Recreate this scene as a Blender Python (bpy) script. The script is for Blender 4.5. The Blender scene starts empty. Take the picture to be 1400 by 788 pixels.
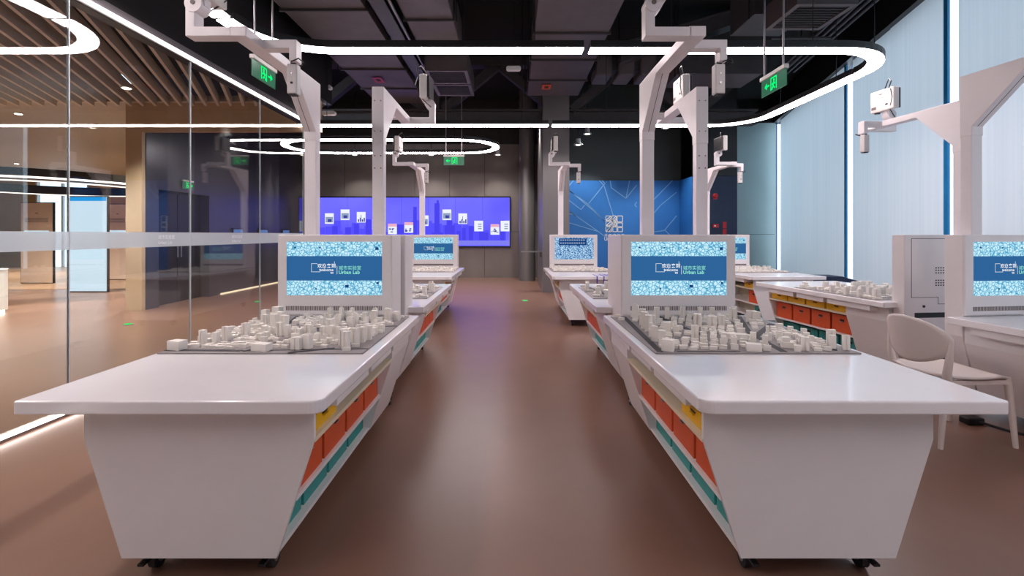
import bpy, math, random
from mathutils import Matrix, Vector
R = math.radians
S = bpy.context.scene
COL = S.collection

# ------------------------------------------------------------------ camera, world, exposure
CAM_H = 1.355
cam_d = bpy.data.cameras.new('camera'); cam = bpy.data.objects.new('camera', cam_d); COL.objects.link(cam)
cam.location = (0, 0, CAM_H); cam.rotation_euler = (R(90), 0, 0)
cam_d.sensor_width = 36; cam_d.lens = 36 * 660 / 1400
cam_d.shift_x = 1 / 1400; cam_d.shift_y = -73 / 1400
cam_d.clip_start = .05; cam_d.clip_end = 200
S.camera = cam
W = bpy.data.worlds.new('sky'); S.world = W; W.use_nodes = True
W.node_tree.nodes['Background'].inputs[0].default_value = (.72, .87, 1, 1)
W.node_tree.nodes['Background'].inputs[1].default_value = 2.4
S.view_settings.view_transform = 'Standard'; S.view_settings.look = 'None'
S.view_settings.exposure = 0; S.view_settings.gamma = 1; S.view_settings.use_curve_mapping = False
S.cycles.max_bounces = 8; S.cycles.diffuse_bounces = 3; S.cycles.glossy_bounces = 4
S.cycles.transparent_max_bounces = 16; S.cycles.sample_clamp_indirect = 6; S.cycles.use_denoising = True
S.cycles.caustics_reflective = False; S.cycles.caustics_refractive = False
LED_POWER = 31.0

# ------------------------------------------------------------------ materials
MATS = {}
def lin(c):
    return tuple(((v / 255 / 12.92) if v / 255 <= .04045 else ((v / 255 + .055) / 1.055) ** 2.4) for v in c)
def mat(name, rgb, rough=.5, metal=0, vary=.06, scale=8, coat=0, bump=0, spec=.5, stretch=None):
    m = bpy.data.materials.new(name); m.use_nodes = True; nt = m.node_tree; b = nt.nodes['Principled BSDF']
    c = lin(rgb)
    tc = nt.nodes.new('ShaderNodeTexCoord'); n = nt.nodes.new('ShaderNodeTexNoise'); n.inputs['Scale'].default_value = scale
    n.inputs['Detail'].default_value = 5
    if stretch:
        mp = nt.nodes.new('ShaderNodeMapping'); mp.inputs['Scale'].default_value = stretch
        nt.links.new(tc.outputs['Object'], mp.inputs[0]); nt.links.new(mp.outputs[0], n.inputs['Vector'])
    else:
        nt.links.new(tc.outputs['Object'], n.inputs['Vector'])
    r = nt.nodes.new('ShaderNodeValToRGB')
    r.color_ramp.elements[0].position = .3; r.color_ramp.elements[1].position = .7
    r.color_ramp.elements[0].color = tuple(v * (1 - vary) for v in c) + (1,)
    r.color_ramp.elements[1].color = tuple(min(1, v * (1 + vary)) for v in c) + (1,)
    nt.links.new(n.outputs['Fac'], r.inputs[0]); nt.links.new(r.outputs[0], b.inputs['Base Color'])
    b.inputs['Roughness'].default_value = rough; b.inputs['Metallic'].default_value = metal
    b.inputs['Coat Weight'].default_value = coat; b.inputs['Coat Roughness'].default_value = .08
    b.inputs['Specular IOR Level'].default_value = spec
    if bump:
        bp = nt.nodes.new('ShaderNodeBump'); bp.inputs['Strength'].default_value = bump; bp.inputs['Distance'].default_value = .01
        nt.links.new(n.outputs['Fac'], bp.inputs['Height']); nt.links.new(bp.outputs[0], b.inputs['Normal'])
    MATS[name] = m; return m
def emit(name, rgb, s=1.0):
    m = bpy.data.materials.new(name); m.use_nodes = True; nt = m.node_tree; nt.nodes.clear()
    o = nt.nodes.new('ShaderNodeOutputMaterial'); e = nt.nodes.new('ShaderNodeEmission')
    e.inputs[0].default_value = lin(rgb) + (1,); e.inputs[1].default_value = s
    nt.links.new(e.outputs[0], o.inputs[0]); MATS[name] = m; return m
def glass(name, tint, r0=.05, rough=.0, opac=0):
    m = bpy.data.materials.new(name); m.use_nodes = True; nt = m.node_tree; nt.nodes.clear()
    o = nt.nodes.new('ShaderNodeOutputMaterial'); t = nt.nodes.new('ShaderNodeBsdfTransparent'); t.inputs[0].default_value = tint + (1,)
    g = nt.nodes.new('ShaderNodeBsdfGlossy'); g.inputs['Roughness'].default_value = rough; g.inputs[0].default_value = (1, 1, 1, 1)
    lw = nt.nodes.new('ShaderNodeLayerWeight'); lw.inputs[0].default_value = .5
    p = nt.nodes.new('ShaderNodeMath'); p.operation = 'POWER'; p.inputs[1].default_value = 5
    a = nt.nodes.new('ShaderNodeMath'); a.operation = 'MULTIPLY_ADD'; a.inputs[1].default_value = 1 - r0; a.inputs[2].default_value = r0; a.use_clamp = True
    mx = nt.nodes.new('ShaderNodeMixShader')
    nt.links.new(lw.outputs['Facing'], p.inputs[0]); nt.links.new(p.outputs[0], a.inputs[0]); nt.links.new(a.outputs[0], mx.inputs[0])
    nt.links.new(t.outputs[0], mx.inputs[1]); nt.links.new(g.outputs[0], mx.inputs[2])
    if opac:
        d = nt.nodes.new('ShaderNodeBsdfTranslucent'); d.inputs[0].default_value = (.8, .85, .9, 1)
        d2 = nt.nodes.new('ShaderNodeBsdfDiffuse'); d2.inputs[0].default_value = (.75, .8, .86, 1)
        ad = nt.nodes.new('ShaderNodeMixShader'); ad.inputs[0].default_value = .6
        nt.links.new(d.outputs[0], ad.inputs[1]); nt.links.new(d2.outputs[0], ad.inputs[2])
        m2 = nt.nodes.new('ShaderNodeMixShader'); m2.inputs[0].default_value = opac
        nt.links.new(mx.outputs[0], m2.inputs[1]); nt.links.new(ad.outputs[0], m2.inputs[2]); nt.links.new(m2.outputs[0], o.inputs[0])
    else:
        nt.links.new(mx.outputs[0], o.inputs[0])
    MATS[name] = m; return m
mat('floor', (126, 94, 79), .31, vary=.06, scale=2.5, spec=.4)
mat('desk', (236, 232, 232), .32, vary=.012, coat=.25)
mat('top', (240, 236, 238), .22, vary=.01, coat=.4)
mat('housing', (236, 230, 230), .4, vary=.012)
mat('post', (236, 230, 232), .38, vary=.012)
mat('interior', (228, 214, 188), .55, vary=.03)
mat('model', (244, 238, 230), .6, vary=.03, scale=60)
mat('model2', (238, 230, 222), .6, vary=.03, scale=60)
mat('plate', (140, 133, 134), .6, vary=.06, scale=25)
mat('road', (42, 40, 46), .7, vary=.1, scale=40)
mat('orange', (212, 84, 38), .5, vary=.05, scale=15)
mat('yellow', (236, 180, 20), .5, vary=.05, scale=15)
mat('teal', (42, 146, 142), .5, vary=.05, scale=15)
mat('slot', (60, 28, 16), .7)
mat('slot_dark', (34, 34, 36), .7)
mat('grille', (120, 110, 108), .6)
mat('black', (16, 15, 17), .5, vary=.2)
mat('rubber', (18, 18, 20), .6, vary=.2)
mat('steel', (170, 170, 174), .3, metal=1)
mat('black_metal', (26, 25, 27), .45, vary=.15)
mat('ceiling', (12, 11, 12), .9, vary=.3)
mat('duct', (86, 78, 80), .5, metal=.15, vary=.12, scale=3)
mat('duct_dark', (62, 60, 64), .5, metal=.2, vary=.15, scale=3)
mat('truss', (58, 54, 56), .6, vary=.12)
mat('fascia', (26, 24, 26), .42, vary=.08, scale=1.2)
mat('steel_panel', (128, 120, 117), .4, metal=.3, vary=.08, scale=2, stretch=(1, 1, .3))
mat('joint', (40, 38, 38), .7)
mat('column', (126, 123, 124), .32, metal=.4, vary=.06, scale=1, stretch=(1, 1, .2))
mat('blue_wall', (40, 116, 196), .55, vary=.12, scale=1.2)
mat('blue_line', (120, 172, 222), .5)
mat('white_paint', (236, 238, 240), .5)
mat('navy', (22, 40, 74), .5, vary=.1)
mat('teal_panel', (168, 190, 192), .35, vary=.05, scale=1)
mat('upper_wall', (70, 78, 80), .5, vary=.1, scale=1)
mat('red', (176, 22, 30), .4)
mat('tan', (194, 168, 138), .6, vary=.04, scale=2)
mat('tan_dark', (176, 148, 104), .6, vary=.06, scale=2)
mat('slat', (204, 196, 190), .55, vary=.05)
mat('lobby_ceiling', (176, 168, 162), .6, vary=.05)
mat('dark_wall', (78, 76, 84), .3, metal=.3, vary=.08, scale=1)
mat('door_dark', (22, 22, 26), .35, vary=.1)
mat('panel_beige', (222, 196, 178), .5, vary=.03)
mat('print', (120, 106, 98), .6)
mat('chair', (226, 214, 208), .42, vary=.01)
mat('projector', (226, 220, 216), .45, vary=.02)
mat('dark_plastic', (34, 32, 36), .4)
mat('sensor', (224, 218, 216), .4, vary=.02)
mat('lens', (12, 14, 24), .08)
mat('mullion_blue', (30, 130, 190), .35, vary=.05)
mat('mullion', (196, 204, 210), .4, vary=.03)
mat('wood_floor', (196, 152, 116), .35, vary=.08, scale=3)
mat('purple', (64, 48, 168), .6)
mat('rod', (150, 146, 150), .35, metal=.8)
emit('led', (255, 240, 241), LED_POWER)
emit('led_soft', (255, 226, 190), 1.3)
emit('led_line', (255, 244, 238), 14)
emit('exit', (0, 232, 110), 1.5)
emit('lightbox', (222, 240, 255), 1.05)
emit('lightbox_blue', (40, 160, 236), 1.1)
emit('screen_blue', (48, 103, 157), .95)
emit('screen_text', (245, 250, 255), 1.0)
emit('screen_green', (150, 240, 214), .95)
emit('screen_banner', (24, 70, 132), .9)
emit('card', (240, 244, 255), 1.0)
emit('card_pink', (236, 176, 196), 1.0)
emit('card_dark', (70, 70, 170), .9)
emit('card_grey', (150, 170, 200), .9)
emit('skyline', (62, 56, 200), 1.5)
emit('skyline_far', (72, 67, 218), 1.5)
emit('haze_band', (132, 132, 246), .95)
emit('halo_line', (255, 236, 226), 2.5)
emit('lamp_glow', (255, 240, 220), 12)
emit('small_screen', (120, 150, 220), .7)
glass('glass', (.93, .96, .95), .06)
glass('glass_win', (.96, .98, 1), .05)
mat('glass_sign', (40, 84, 64), .2); MATS['glass_sign'].node_tree.nodes['Principled BSDF'].inputs['Emission Color'].default_value = (.05, .32, .17, 1); MATS['glass_sign'].node_tree.nodes['Principled BSDF'].inputs['Emission Strength'].default_value = .25
glass('frost', (.86, .9, .94), .06, .3, .62)
def map_mat(name, lo, mid, hi, scale):
    m = bpy.data.materials.new(name); m.use_nodes = True; nt = m.node_tree; nt.nodes.clear()
    o = nt.nodes.new('ShaderNodeOutputMaterial'); e = nt.nodes.new('ShaderNodeEmission'); tc = nt.nodes.new('ShaderNodeTexCoord')
    v = nt.nodes.new('ShaderNodeTexVoronoi'); v.feature = 'DISTANCE_TO_EDGE'; v.inputs['Scale'].default_value = scale
    v2 = nt.nodes.new('ShaderNodeTexVoronoi'); v2.inputs['Scale'].default_value = scale * 2.4
    n = nt.nodes.new('ShaderNodeTexNoise'); n.inputs['Scale'].default_value = scale * .6; n.inputs['Detail'].default_value = 6
    for q in (v, v2, n): nt.links.new(tc.outputs['Object'], q.inputs['Vector'])
    mr = nt.nodes.new('ShaderNodeMapRange'); mr.inputs[2].default_value = .1
    mr.inputs[1].default_value = 0; mr.inputs[2].default_value = .12
    nt.links.new(v.outputs['Distance'], mr.inputs[0])
    mu = nt.nodes.new('ShaderNodeMath'); mu.operation = 'MULTIPLY'; nt.links.new(mr.outputs[0], mu.inputs[0])
    ad = nt.nodes.new('ShaderNodeMath'); ad.operation = 'ADD'; nt.links.new(n.outputs['Fac'], ad.inputs[0])
    sep = nt.nodes.new('ShaderNodeSeparateColor'); nt.links.new(v2.outputs['Color'], sep.inputs[0])
    m5 = nt.nodes.new('ShaderNodeMath'); m5.operation = 'MULTIPLY'; m5.inputs[1].default_value = .55
    nt.links.new(sep.outputs[0], m5.inputs[0]); nt.links.new(m5.outputs[0], ad.inputs[1]); nt.links.new(ad.outputs[0], mu.inputs[1])
    r = nt.nodes.new('ShaderNodeValToRGB'); el = r.color_ramp.elements
    el[0].position = .08; el[0].color = lin(lo) + (1,); el[1].position = .85; el[1].color = lin(hi) + (1,)
    k = el.new(.45); k.color = lin(mid) + (1,)
    nt.links.new(mu.outputs[0], r.inputs[0]); nt.links.new(r.outputs[0], e.inputs[0]); nt.links.new(e.outputs[0], o.inputs[0])
    MATS[name] = m
map_mat('map', (70, 150, 190), (138, 208, 234), (205, 240, 252), 40)
map_mat('map_dark', (20, 70, 140), (70, 140, 200), (200, 232, 250), 36)
def video_mat():
    m = bpy.data.materials.new('video'); m.use_nodes = True; nt = m.node_tree; nt.nodes.clear()
    o = nt.nodes.new('ShaderNodeOutputMaterial'); e = nt.nodes.new('ShaderNodeEmission'); tc = nt.nodes.new('ShaderNodeTexCoord')
    n = nt.nodes.new('ShaderNodeTexNoise'); n.inputs['Scale'].default_value = .5; nt.links.new(tc.outputs['Object'], n.inputs['Vector'])
    r = nt.nodes.new('ShaderNodeValToRGB'); el = r.color_ramp.elements
    el[0].position = .3; el[0].color = lin((78, 72, 230)) + (1,); el[1].position = .7; el[1].color = lin((102, 100, 246)) + (1,)
    nt.links.new(n.outputs['Fac'], r.inputs[0]); nt.links.new(r.outputs[0], e.inputs[0]); e.inputs[1].default_value = 1.6
    nt.links.new(e.outputs[0], o.inputs[0]); MATS['video'] = m
video_mat()
def blind_mat():
    m = bpy.data.materials.new('blind'); m.use_nodes = True; nt = m.node_tree; nt.nodes.clear()
    o = nt.nodes.new('ShaderNodeOutputMaterial'); t = nt.nodes.new('ShaderNodeBsdfTranslucent'); d = nt.nodes.new('ShaderNodeBsdfDiffuse')
    tc = nt.nodes.new('ShaderNodeTexCoord'); mp = nt.nodes.new('ShaderNodeMapping'); mp.inputs['Scale'].default_value = (9, 9, .15)
    n = nt.nodes.new('ShaderNodeTexNoise'); n.inputs['Scale'].default_value = 1.5; n.inputs['Detail'].default_value = 4
    nt.links.new(tc.outputs['Object'], mp.inputs[0]); nt.links.new(mp.outputs[0], n.inputs['Vector'])
    r = nt.nodes.new('ShaderNodeValToRGB'); el = r.color_ramp.elements
    el[0].position = .3; el[0].color = (.275, .30, .315, 1); el[1].position = .7; el[1].color = (.33, .345, .35, 1)
    nt.links.new(n.outputs['Fac'], r.inputs[0]); nt.links.new(r.outputs[0], t.inputs[0]); d.inputs[0].default_value = (.42, .42, .44, 1)
    a = nt.nodes.new('ShaderNodeAddShader'); nt.links.new(t.outputs[0], a.inputs[0]); nt.links.new(d.outputs[0], a.inputs[1])
    nt.links.new(a.outputs[0], o.inputs[0]); MATS['blind'] = m
blind_mat()

# ------------------------------------------------------------------ mesh builder
class MB:
    def __init__(s): s.v = []; s.f = []; s.m = []; s.mats = []; s.sm = []
    def mi(s, m):
        if m not in s.mats: s.mats.append(m)
        return s.mats.index(m)
    def add(s, vs, fs, m, smooth=False, M=None):
        o = len(s.v); k = s.mi(m)
        s.v += [tuple(M @ Vector(v)) for v in vs] if M else [tuple(v) for v in vs]
        for f in fs: s.f.append([o + i for i in f]); s.m.append(k); s.sm.append(smooth)
        return s
    def box(s, a, b, m, M=None):
        x0, y0, z0 = a; x1, y1, z1 = b
        if x0 > x1: x0, x1 = x1, x0
        if y0 > y1: y0, y1 = y1, y0
        if z0 > z1: z0, z1 = z1, z0
        vs = [(x0, y0, z0), (x1, y0, z0), (x1, y1, z0), (x0, y1, z0), (x0, y0, z1), (x1, y0, z1), (x1, y1, z1), (x0, y1, z1)]
        return s.add(vs, [(0, 3, 2, 1), (4, 5, 6, 7), (0, 1, 5, 4), (1, 2, 6, 5), (2, 3, 7, 6), (3, 0, 4, 7)], m, M=M)
    def prism(s, poly, d0, d1, axis, m, M=None):
        # poly: 2D points in the plane normal to axis ('x': (y,z), 'y': (x,z), 'z': (x,y))
        def P(p, d): return {'x': (d, p[0], p[1]), 'y': (p[0], d, p[1]), 'z': (p[0], p[1], d)}[axis]
        n = len(poly)
        area = sum(poly[i][0] * poly[(i + 1) % n][1] - poly[(i + 1) % n][0] * poly[i][1] for i in range(n))
        if (area < 0): poly = poly[::-1]
        if axis == 'y': poly = poly[::-1]
        if d0 > d1: d0, d1 = d1, d0
        vs = [P(p, d0) for p in poly] + [P(p, d1) for p in poly]
        fs = [tuple(range(n))[::-1], tuple(range(n, 2 * n))] + [(i, (i + 1) % n, n + (i + 1) % n, n + i) for i in range(n)]
        return s.add(vs, fs, m, M=M)
    def cyl(s, p0, p1, r0, m, r1=None, n=16, smooth=True):
        p0 = Vector(p0); p1 = Vector(p1); r1 = r0 if r1 is None else r1
        d = (p1 - p0).normalized(); u = d.orthogonal().normalized(); w = d.cross(u)
        c = [(math.cos(2 * math.pi * i / n), math.sin(2 * math.pi * i / n)) for i in range(n)]
        vs = [p0 + (u * a + w * b) * r0 for a, b in c] + [p1 + (u * a + w * b) * r1 for a, b in c]
        s.add(vs, [(i, (i + 1) % n, n + (i + 1) % n, n + i) for i in range(n)], m, smooth)
        s.add(vs, [tuple(range(n))[::-1], tuple(range(n, 2 * n))], m)
        return s
    def tube(s, pts, r, m, n=8):
        pts = [Vector(p) for p in pts]; vs = []; fs = []
        rad = r if isinstance(r, (list, tuple)) else [r] * len(pts)
        for i, p in enumerate(pts):
            d = (pts[min(i + 1, len(pts) - 1)] - pts[max(i - 1, 0)]).normalized()
            u = d.cross(Vector((.13, .27, 1))).normalized() if abs(d.z) < .9 else d.cross(Vector((1, .1, 0))).normalized()
            w = d.cross(u)
            vs += [p + (u * math.cos(2 * math.pi * k / n) + w * math.sin(2 * math.pi * k / n)) * rad[i] for k in range(n)]
        for i in range(len(pts) - 1):
            fs += [(i * n + k, i * n + (k + 1) % n, (i + 1) * n + (k + 1) % n, (i + 1) * n + k) for k in range(n)]
        s.add(vs, fs, m, True)
        s.add(vs[:n], [tuple(range(n))[::-1]], m); s.add(vs[-n:], [tuple(range(n))], m)
        return s
    def build(s, name, parent=None, bevel=0, loc=None, rotz=0):
        me = bpy.data.meshes.new(name); me.from_pydata(s.v, [], s.f)
        for m in s.mats: me.materials.append(MATS[m])
        me.polygons.foreach_set('material_index', s.m); me.polygons.foreach_set('use_smooth', s.sm); me.update()
        o = bpy.data.objects.new(name, me); COL.objects.link(o)
        if parent: o.parent = parent
        if loc: o.location = loc
        if rotz: o.rotation_euler.z = rotz
        if bevel:
            b = o.modifiers.new('bevel', 'BEVEL'); b.width = bevel; b.segments = 2; b.limit_method = 'ANGLE'; b.angle_limit = R(40)
            b.harden_normals = False
        return o
def rrect(x0, y0, x1, y1, r, n=5):
    out = []
    rs = r if isinstance(r, tuple) else (r,) * 4
    for (ax, ay, sx, sy, a), r in zip(((x1, y1, -1, -1, 0), (x0, y1, 1, -1, 90), (x0, y0, 1, 1, 180), (x1, y0, -1, 1, 270)), rs):
        cx, cy = ax + sx * r, ay + sy * r
        for i in range(n + 1):
            t = R(a + 90 * i / n); out.append((cx + r * math.cos(t), cy + r * math.sin(t)))
    return out
def tag(o, label=None, cat=None, group=None, kind=None):
    if label: o['label'] = label
    if cat: o['category'] = cat
    if group: o['group'] = group
    if kind: o['kind'] = kind
    return o
def thing(name, label, cat, loc=(0, 0, 0), rotz=0, group=None):
    o = bpy.data.objects.new(name, None); COL.objects.link(o); o.location = loc; o.rotation_euler.z = rotz
    o.empty_display_size = .1
    return tag(o, label, cat, group)
def struct(mb, name, label, cat='structure', **k):
    return tag(mb.build(name, **k), label, cat, kind='structure')
_font = {}
def text_mesh(body, size, align='LEFT', bold=0):
    key = (body, size, align, bold)
    if key not in _font:
        c = bpy.data.curves.new('txt', 'FONT'); c.body = body; c.size = size; c.align_x = align; c.resolution_u = 3; c.offset = bold
        o = bpy.data.objects.new('txt', c); COL.objects.link(o); bpy.context.view_layer.update()
        me = bpy.data.meshes.new_from_object(o.evaluated_get(bpy.context.evaluated_depsgraph_get()))
        bpy.data.objects.remove(o); _font[key] = ([tuple(v.co) for v in me.vertices], [tuple(p.vertices) for p in me.polygons])
    return _font[key]
def text(mb, body, size, x, z, y, m, align='LEFT', bold=0, M=None):
    vs, fs = text_mesh(body, size, align, bold)
    mb.add([(x + v[0], y, z + v[1]) for v in vs], fs, m, M=M); return mb

# ------------------------------------------------------------------ the room
GX = -3.34                                   # plane of the glass partition
BW = 15.2                                    # back wall
def winx(y): return .2714 * y + 4.216         # line of the slanting window wall
struct(MB().box((-24.5, -3.2, -.1), (9.6, 20.4, 0), 'floor'), 'floor', 'smooth brown resin floor of the hall', 'floor')
struct(MB().box((-24.5, 12.0, 0), (-6.9, 20.2, .006), 'wood_floor'), 'floor_lobby', 'orange wooden floor at the far end of the lobby', 'floor')
struct(MB().prism([(-3.5, -3.2), (winx(-3.2) + .2, -3.2), (winx(15.4) + .2, 15.4), (-3.5, 15.4)], 5.6, 5.75, 'z', 'ceiling').box((-7.1, 8.6, 5.6), (-3.5, 15.5, 5.75), 'ceiling'), 'ceiling', 'black slab above the open ceiling of the hall', 'ceiling')
struct(MB().box((-24.5, -3.3, 0), (9.6, -3.1, 5.7), 'white_paint'), 'wall_behind', 'white wall behind the viewer', 'wall')  # unseen wall, made white to bounce light onto the desk fronts
# back wall with metal sheets
wb = struct(MB().box((-7.0, BW + .02, 0), (3.2, BW + .25, 5.7), 'joint').box((3.2, BW + .02, 0), (8.3, BW + .25, 5.7), 'upper_wall'), 'wall_back', 'grey metal clad back wall around the video wall', 'wall')
xs = [-6.49] + [-.84 - 1.1 * k for k in range(4, -1, -1)] + [.26, 1.36]
for i in range(len(xs) - 1):
    for z0, z1 in ((.0, 1.44), (1.452, 4.2)):
        MB().box((xs[i] + .006, BW - .02, z0), (xs[i + 1] - .006, BW + .02, z1), 'steel_panel').build('metal_panel', wb)
# left dark wall beyond the glass
wl = struct(MB().box((-6.84, 8.69, 0), (-6.57, 9.0, 5.7), 'dark_wall').box((-6.84, 10.5, 0), (-6.57, BW + .1, 5.7), 'dark_wall')
       .box((-6.84, 9.0, 2.2), (-6.57, 10.5, 5.7), 'dark_wall').box((-6.84, 9.0, 0), (-6.82, 10.5, 2.2), 'door_dark'), 'wall_left', 'dark grey wall with door recess beyond the glass', 'wall')
dr = struct(MB().box((-6.80, 9.03, 0), (-6.74, 9.74, 2.16), 'door_dark').box((-6.80, 9.76, 0), (-6.74, 10.47, 2.16), 'door_dark'), 'door_1', 'black double door in the dark side wall', 'door')
MB().cyl((-6.70, 9.70, .9), (-6.70, 9.70, 1.25), .012, 'steel').build('handle', dr)
MB().cyl((-6.70, 9.80, .9), (-6.70, 9.80, 1.25), .012, 'steel').build('handle', dr)
struct(MB().box((-6.57, 10.9, .0), (-6.53, 15.1, .03), 'led_soft'), 'trim_1', 'lit plinth strip along the foot of the dark side wall', 'lit plinth')
# tan portal
struct(MB().prism([(-6.87, 0), (-6.58, 0), (-6.58, 3.19), (GX - .06, 3.19), (GX - .06, 3.75), (-6.87, 3.75)], 8.6, 8.68, 'y', 'tan'), 'trim_2', 'tan portal frame around the passage behind the glass', 'portal')
# bulkhead above the glass
bulk = struct(MB().box((GX - .1, -3.1, 3.15), (GX + .02, 7.78, 5.7), 'fascia').box((GX - .1, 7.78, 3.75), (GX + .02, 8.94, 5.7), 'fascia'), 'trim_3', 'black bulkhead above the glass partition', 'bulkhead')
MB().box((GX + .02, -3.0, 3.165), (GX + .042, 7.76, 3.187), 'led_line').build('led_strip', bulk)
MB().box((GX + .02, -3.0, 3.20), (GX + .035, 7.76, 3.26), 'rod').build('shadow_trim', bulk)
# glass partition
gl = struct(MB().box((GX - .03, -3.0, 0), (GX + .03, 7.74, .02), 'rod'), 'window_1', 'frameless glass partition with a frosted band', 'glass partition')
MB().box((GX + .012, -3.0, .02), (GX + .03, 7.74, .035), 'led_line').build('floor_light_strip', gl)
gy = [-3.0, -.6, .84, 2.24, 3.64, 5.02, 6.41, 7.74]
for a, b in zip(gy, gy[1:]):
    MB().box((GX - .006, a + .004, .02), (GX + .006, b - .004, 3.15), 'glass').build('pane', gl)
    MB().box((GX + .0075, a + .004, 1.24), (GX + .009, b - .004, 1.377), 'frost').build('frosted_band', gl)
    MB().box((GX - .008, b - .004, .02), (GX + .008, b + .004, 3.15), 'mullion').build('seal_joint', gl)
M90 = Matrix.Rotation(R(90), 4, 'Z')
for yy in (4.55, 5.75):
    tm = MB()
    text(tm, '城市实验室', .045, 0, 1.315, 0, 'white_paint'); text(tm, 'Urban Lab', .045, 0, 1.265, 0, 'white_paint')
    tm.v = [(GX + .012, yy + v[0], v[2]) for v in tm.v]
    tm.build('lettering', gl)
# lobby shell
struct(MB().box((-24.7, -3.2, 0), (-24.4, 20.4, 4.4), 'tan'), 'wall_lobby_left', 'tan side wall of the lobby', 'wall')
struct(MB().box((-24.5, 20.2, 0), (-19.9, 20.4, 4.4), 'tan_dark').box((-17.7, 20.2, 0), (-6.8, 20.4, 4.4), 'tan_dark').box((-19.9, 20.2, 3.72), (-17.7, 20.4, 4.4), 'tan'), 'wall_lobby_back', 'tan end wall of the lobby around its bright window', 'wall')
lw_ = struct(MB().box((-19.9, 20.2, 0), (-19.84, 20.3, 3.72), 'mullion').box((-18.83, 20.2, 0), (-18.77, 20.3, 3.72), 'mullion').box((-17.76, 20.2, 0), (-17.7, 20.3, 3.72), 'mullion').box((-19.84, 20.21, 1.0), (-17.76, 20.29, 1.06), 'mullion'), 'window_2', 'bright window at the far end of the lobby', 'window')
for x0 in (-19.84, -18.77): MB().box((x0, 20.24, 0), (x0 + 1.01, 20.26, 3.72), 'glass_win').build('pane', lw_)
struct(MB().box((-6.92, 8.69, 0), (-6.85, 20.2, 3.74), 'tan_dark'), 'wall_lobby_right', 'olive tan wall of the lobby behind the portal', 'wall')
lc = struct(MB().box((-24.5, 8.7, 3.75), (-6.84, 20.4, 3.9), 'lobby_ceiling'), 'ceiling_lobby', 'flat tan ceiling of the far lobby', 'ceiling')
struct(MB().box((-24.5, -3.2, 4.25), (GX - .1, 8.7, 4.4), 'ceiling'), 'ceiling_passage', 'dark slab above the slatted ceiling', 'ceiling')
# slatted ceiling: fins running 25 degrees off the room axis, clipped to the passage
sc_ = struct(MB().box((-24.3, 8.5, 3.70), (GX - .12, 8.58, 3.80), 'slat'), 'ceiling_slats', 'ceiling of slanting warm grey slats above the passage', 'ceiling')
th = R(25); dx, dy = -math.sin(th), math.cos(th); nx, ny = math.cos(th), math.sin(th)
k = 0
for i in range(-70, 40):
    ox, oy = -3.5 + nx * .2 * i, 4 + ny * .2 * i
    ts = []
    # clip the line to x in [-13, GX-.12], y in [0.5, 8.5]
    t0, t1 = -30, 30
    for o_, d_, lo, hi in ((ox, dx, -13.5, GX - .14), (oy, dy, .4, 8.5)):
        a, b = (lo - o_) / d_, (hi - o_) / d_
        t0 = max(t0, min(a, b)); t1 = min(t1, max(a, b))
    if t1 - t0 < .15: continue
    L = t1 - t0
    MB().box((-.02, 0, 0), (.02, L, .16), 'slat').build('slat', sc_, loc=(ox + dx * t0, oy + dy * t0, 3.62), rotz=th)
# window wall on the right
def wp(y, off=0, z=0):
    nrm = Vector((-.965, .262, 0)); return Vector((winx(y), y, z)) + nrm * off
ANG = math.atan2(1, .2714) - R(90)
def wall_strip(y0, y1, z0, z1, o0, o1, m):
    mb = MB(); a, b = wp(y0, o0), wp(y1, o0); c, d = wp(y1, o1), wp(y0, o1)
    poly = [(p.x, p.y) for p in (a, b, c, d)]
    return mb.prism(poly, z0, z1, 'z', m)
ZT = 4.855
struct(wall_strip(-3.0, 15.3, ZT, 5.7, .1, -.3, 'fascia'), 'trim_4', 'black bulkhead above the tall window wall', 'bulkhead')
ww = struct(wall_strip(-3.0, 15.3, 0, .08, .06, -.12, 'mullion'), 'window_3', 'tall window wall with translucent white blinds', 'window')
ys = [-3.0, .4, 3.5, 6.66, 9.97, 15.15]
for i, y in enumerate(ys):
    if 0 < i:
        wall_strip(y - .02, y + .07, .08, ZT, .015, -.015, 'mullion_blue').build('mullion', ww)
gap = {3.5: .2, 6.66: .2, 9.97: .27, 15.15: .4, .4: .2}
for a, b in zip(ys, ys[1:]):
    g1 = gap[b]; a0 = a + .07
    wall_strip(a0, b - .02, .08, ZT, -.05, -.06, 'glass_win').build('pane', ww)
    n = 2
    for j in range(n):
        u0 = a0 + (b - g1 - a0) * j / n; u1 = a0 + (b - g1 - a0) * (j + 1) / n
        p, q = wp(u0, -.012 * j), wp(u1 - .004, -.012 * j)
        MB().add([(p.x, p.y, .1), (q.x, q.y, .1), (q.x, q.y, ZT), (p.x, p.y, ZT)], [(0, 1, 2, 3)], 'blind').build('roller_blind', ww)
# blue wall corner, column, dark service wall
bl = struct(MB().box((1.3, 13.5, 0), (4.7, 13.62, 2.87), 'blue_wall').box((4.7, 12.6, 0), (4.8, 13.62, 2.87), 'blue_wall'), 'wall_blue', 'deep blue wall printed with pale map lines', 'wall')
struct(MB().box((1.3, 13.66, 2.0), (4.8, 13.75, 5.7), 'upper_wall'), 'wall_upper', 'dark grey wall above the blue wall', 'wall')
struct(MB().box((4.72, 12.5, 2.87), (5.85, 12.62, 5.7), 'black_metal').box((4.8, 12.5, 0), (5.85, 12.62, 2.88), 'navy').box((5.78, 12.6, 0), (5.85, BW, 5.7), 'black_metal'), 'wall_service', 'dark navy service wall beside the blue wall', 'wall')
tp = struct(MB().box((5.9, BW - .04, 0), (8.29, BW + .02, ZT), 'joint'), 'wall_teal', 'pale teal panels in the far window corner', 'wall')
MB().box((5.9, BW - .07, 0), (8.28, BW - .04, 1.36), 'teal_panel').build('wall_panel', tp)
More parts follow.
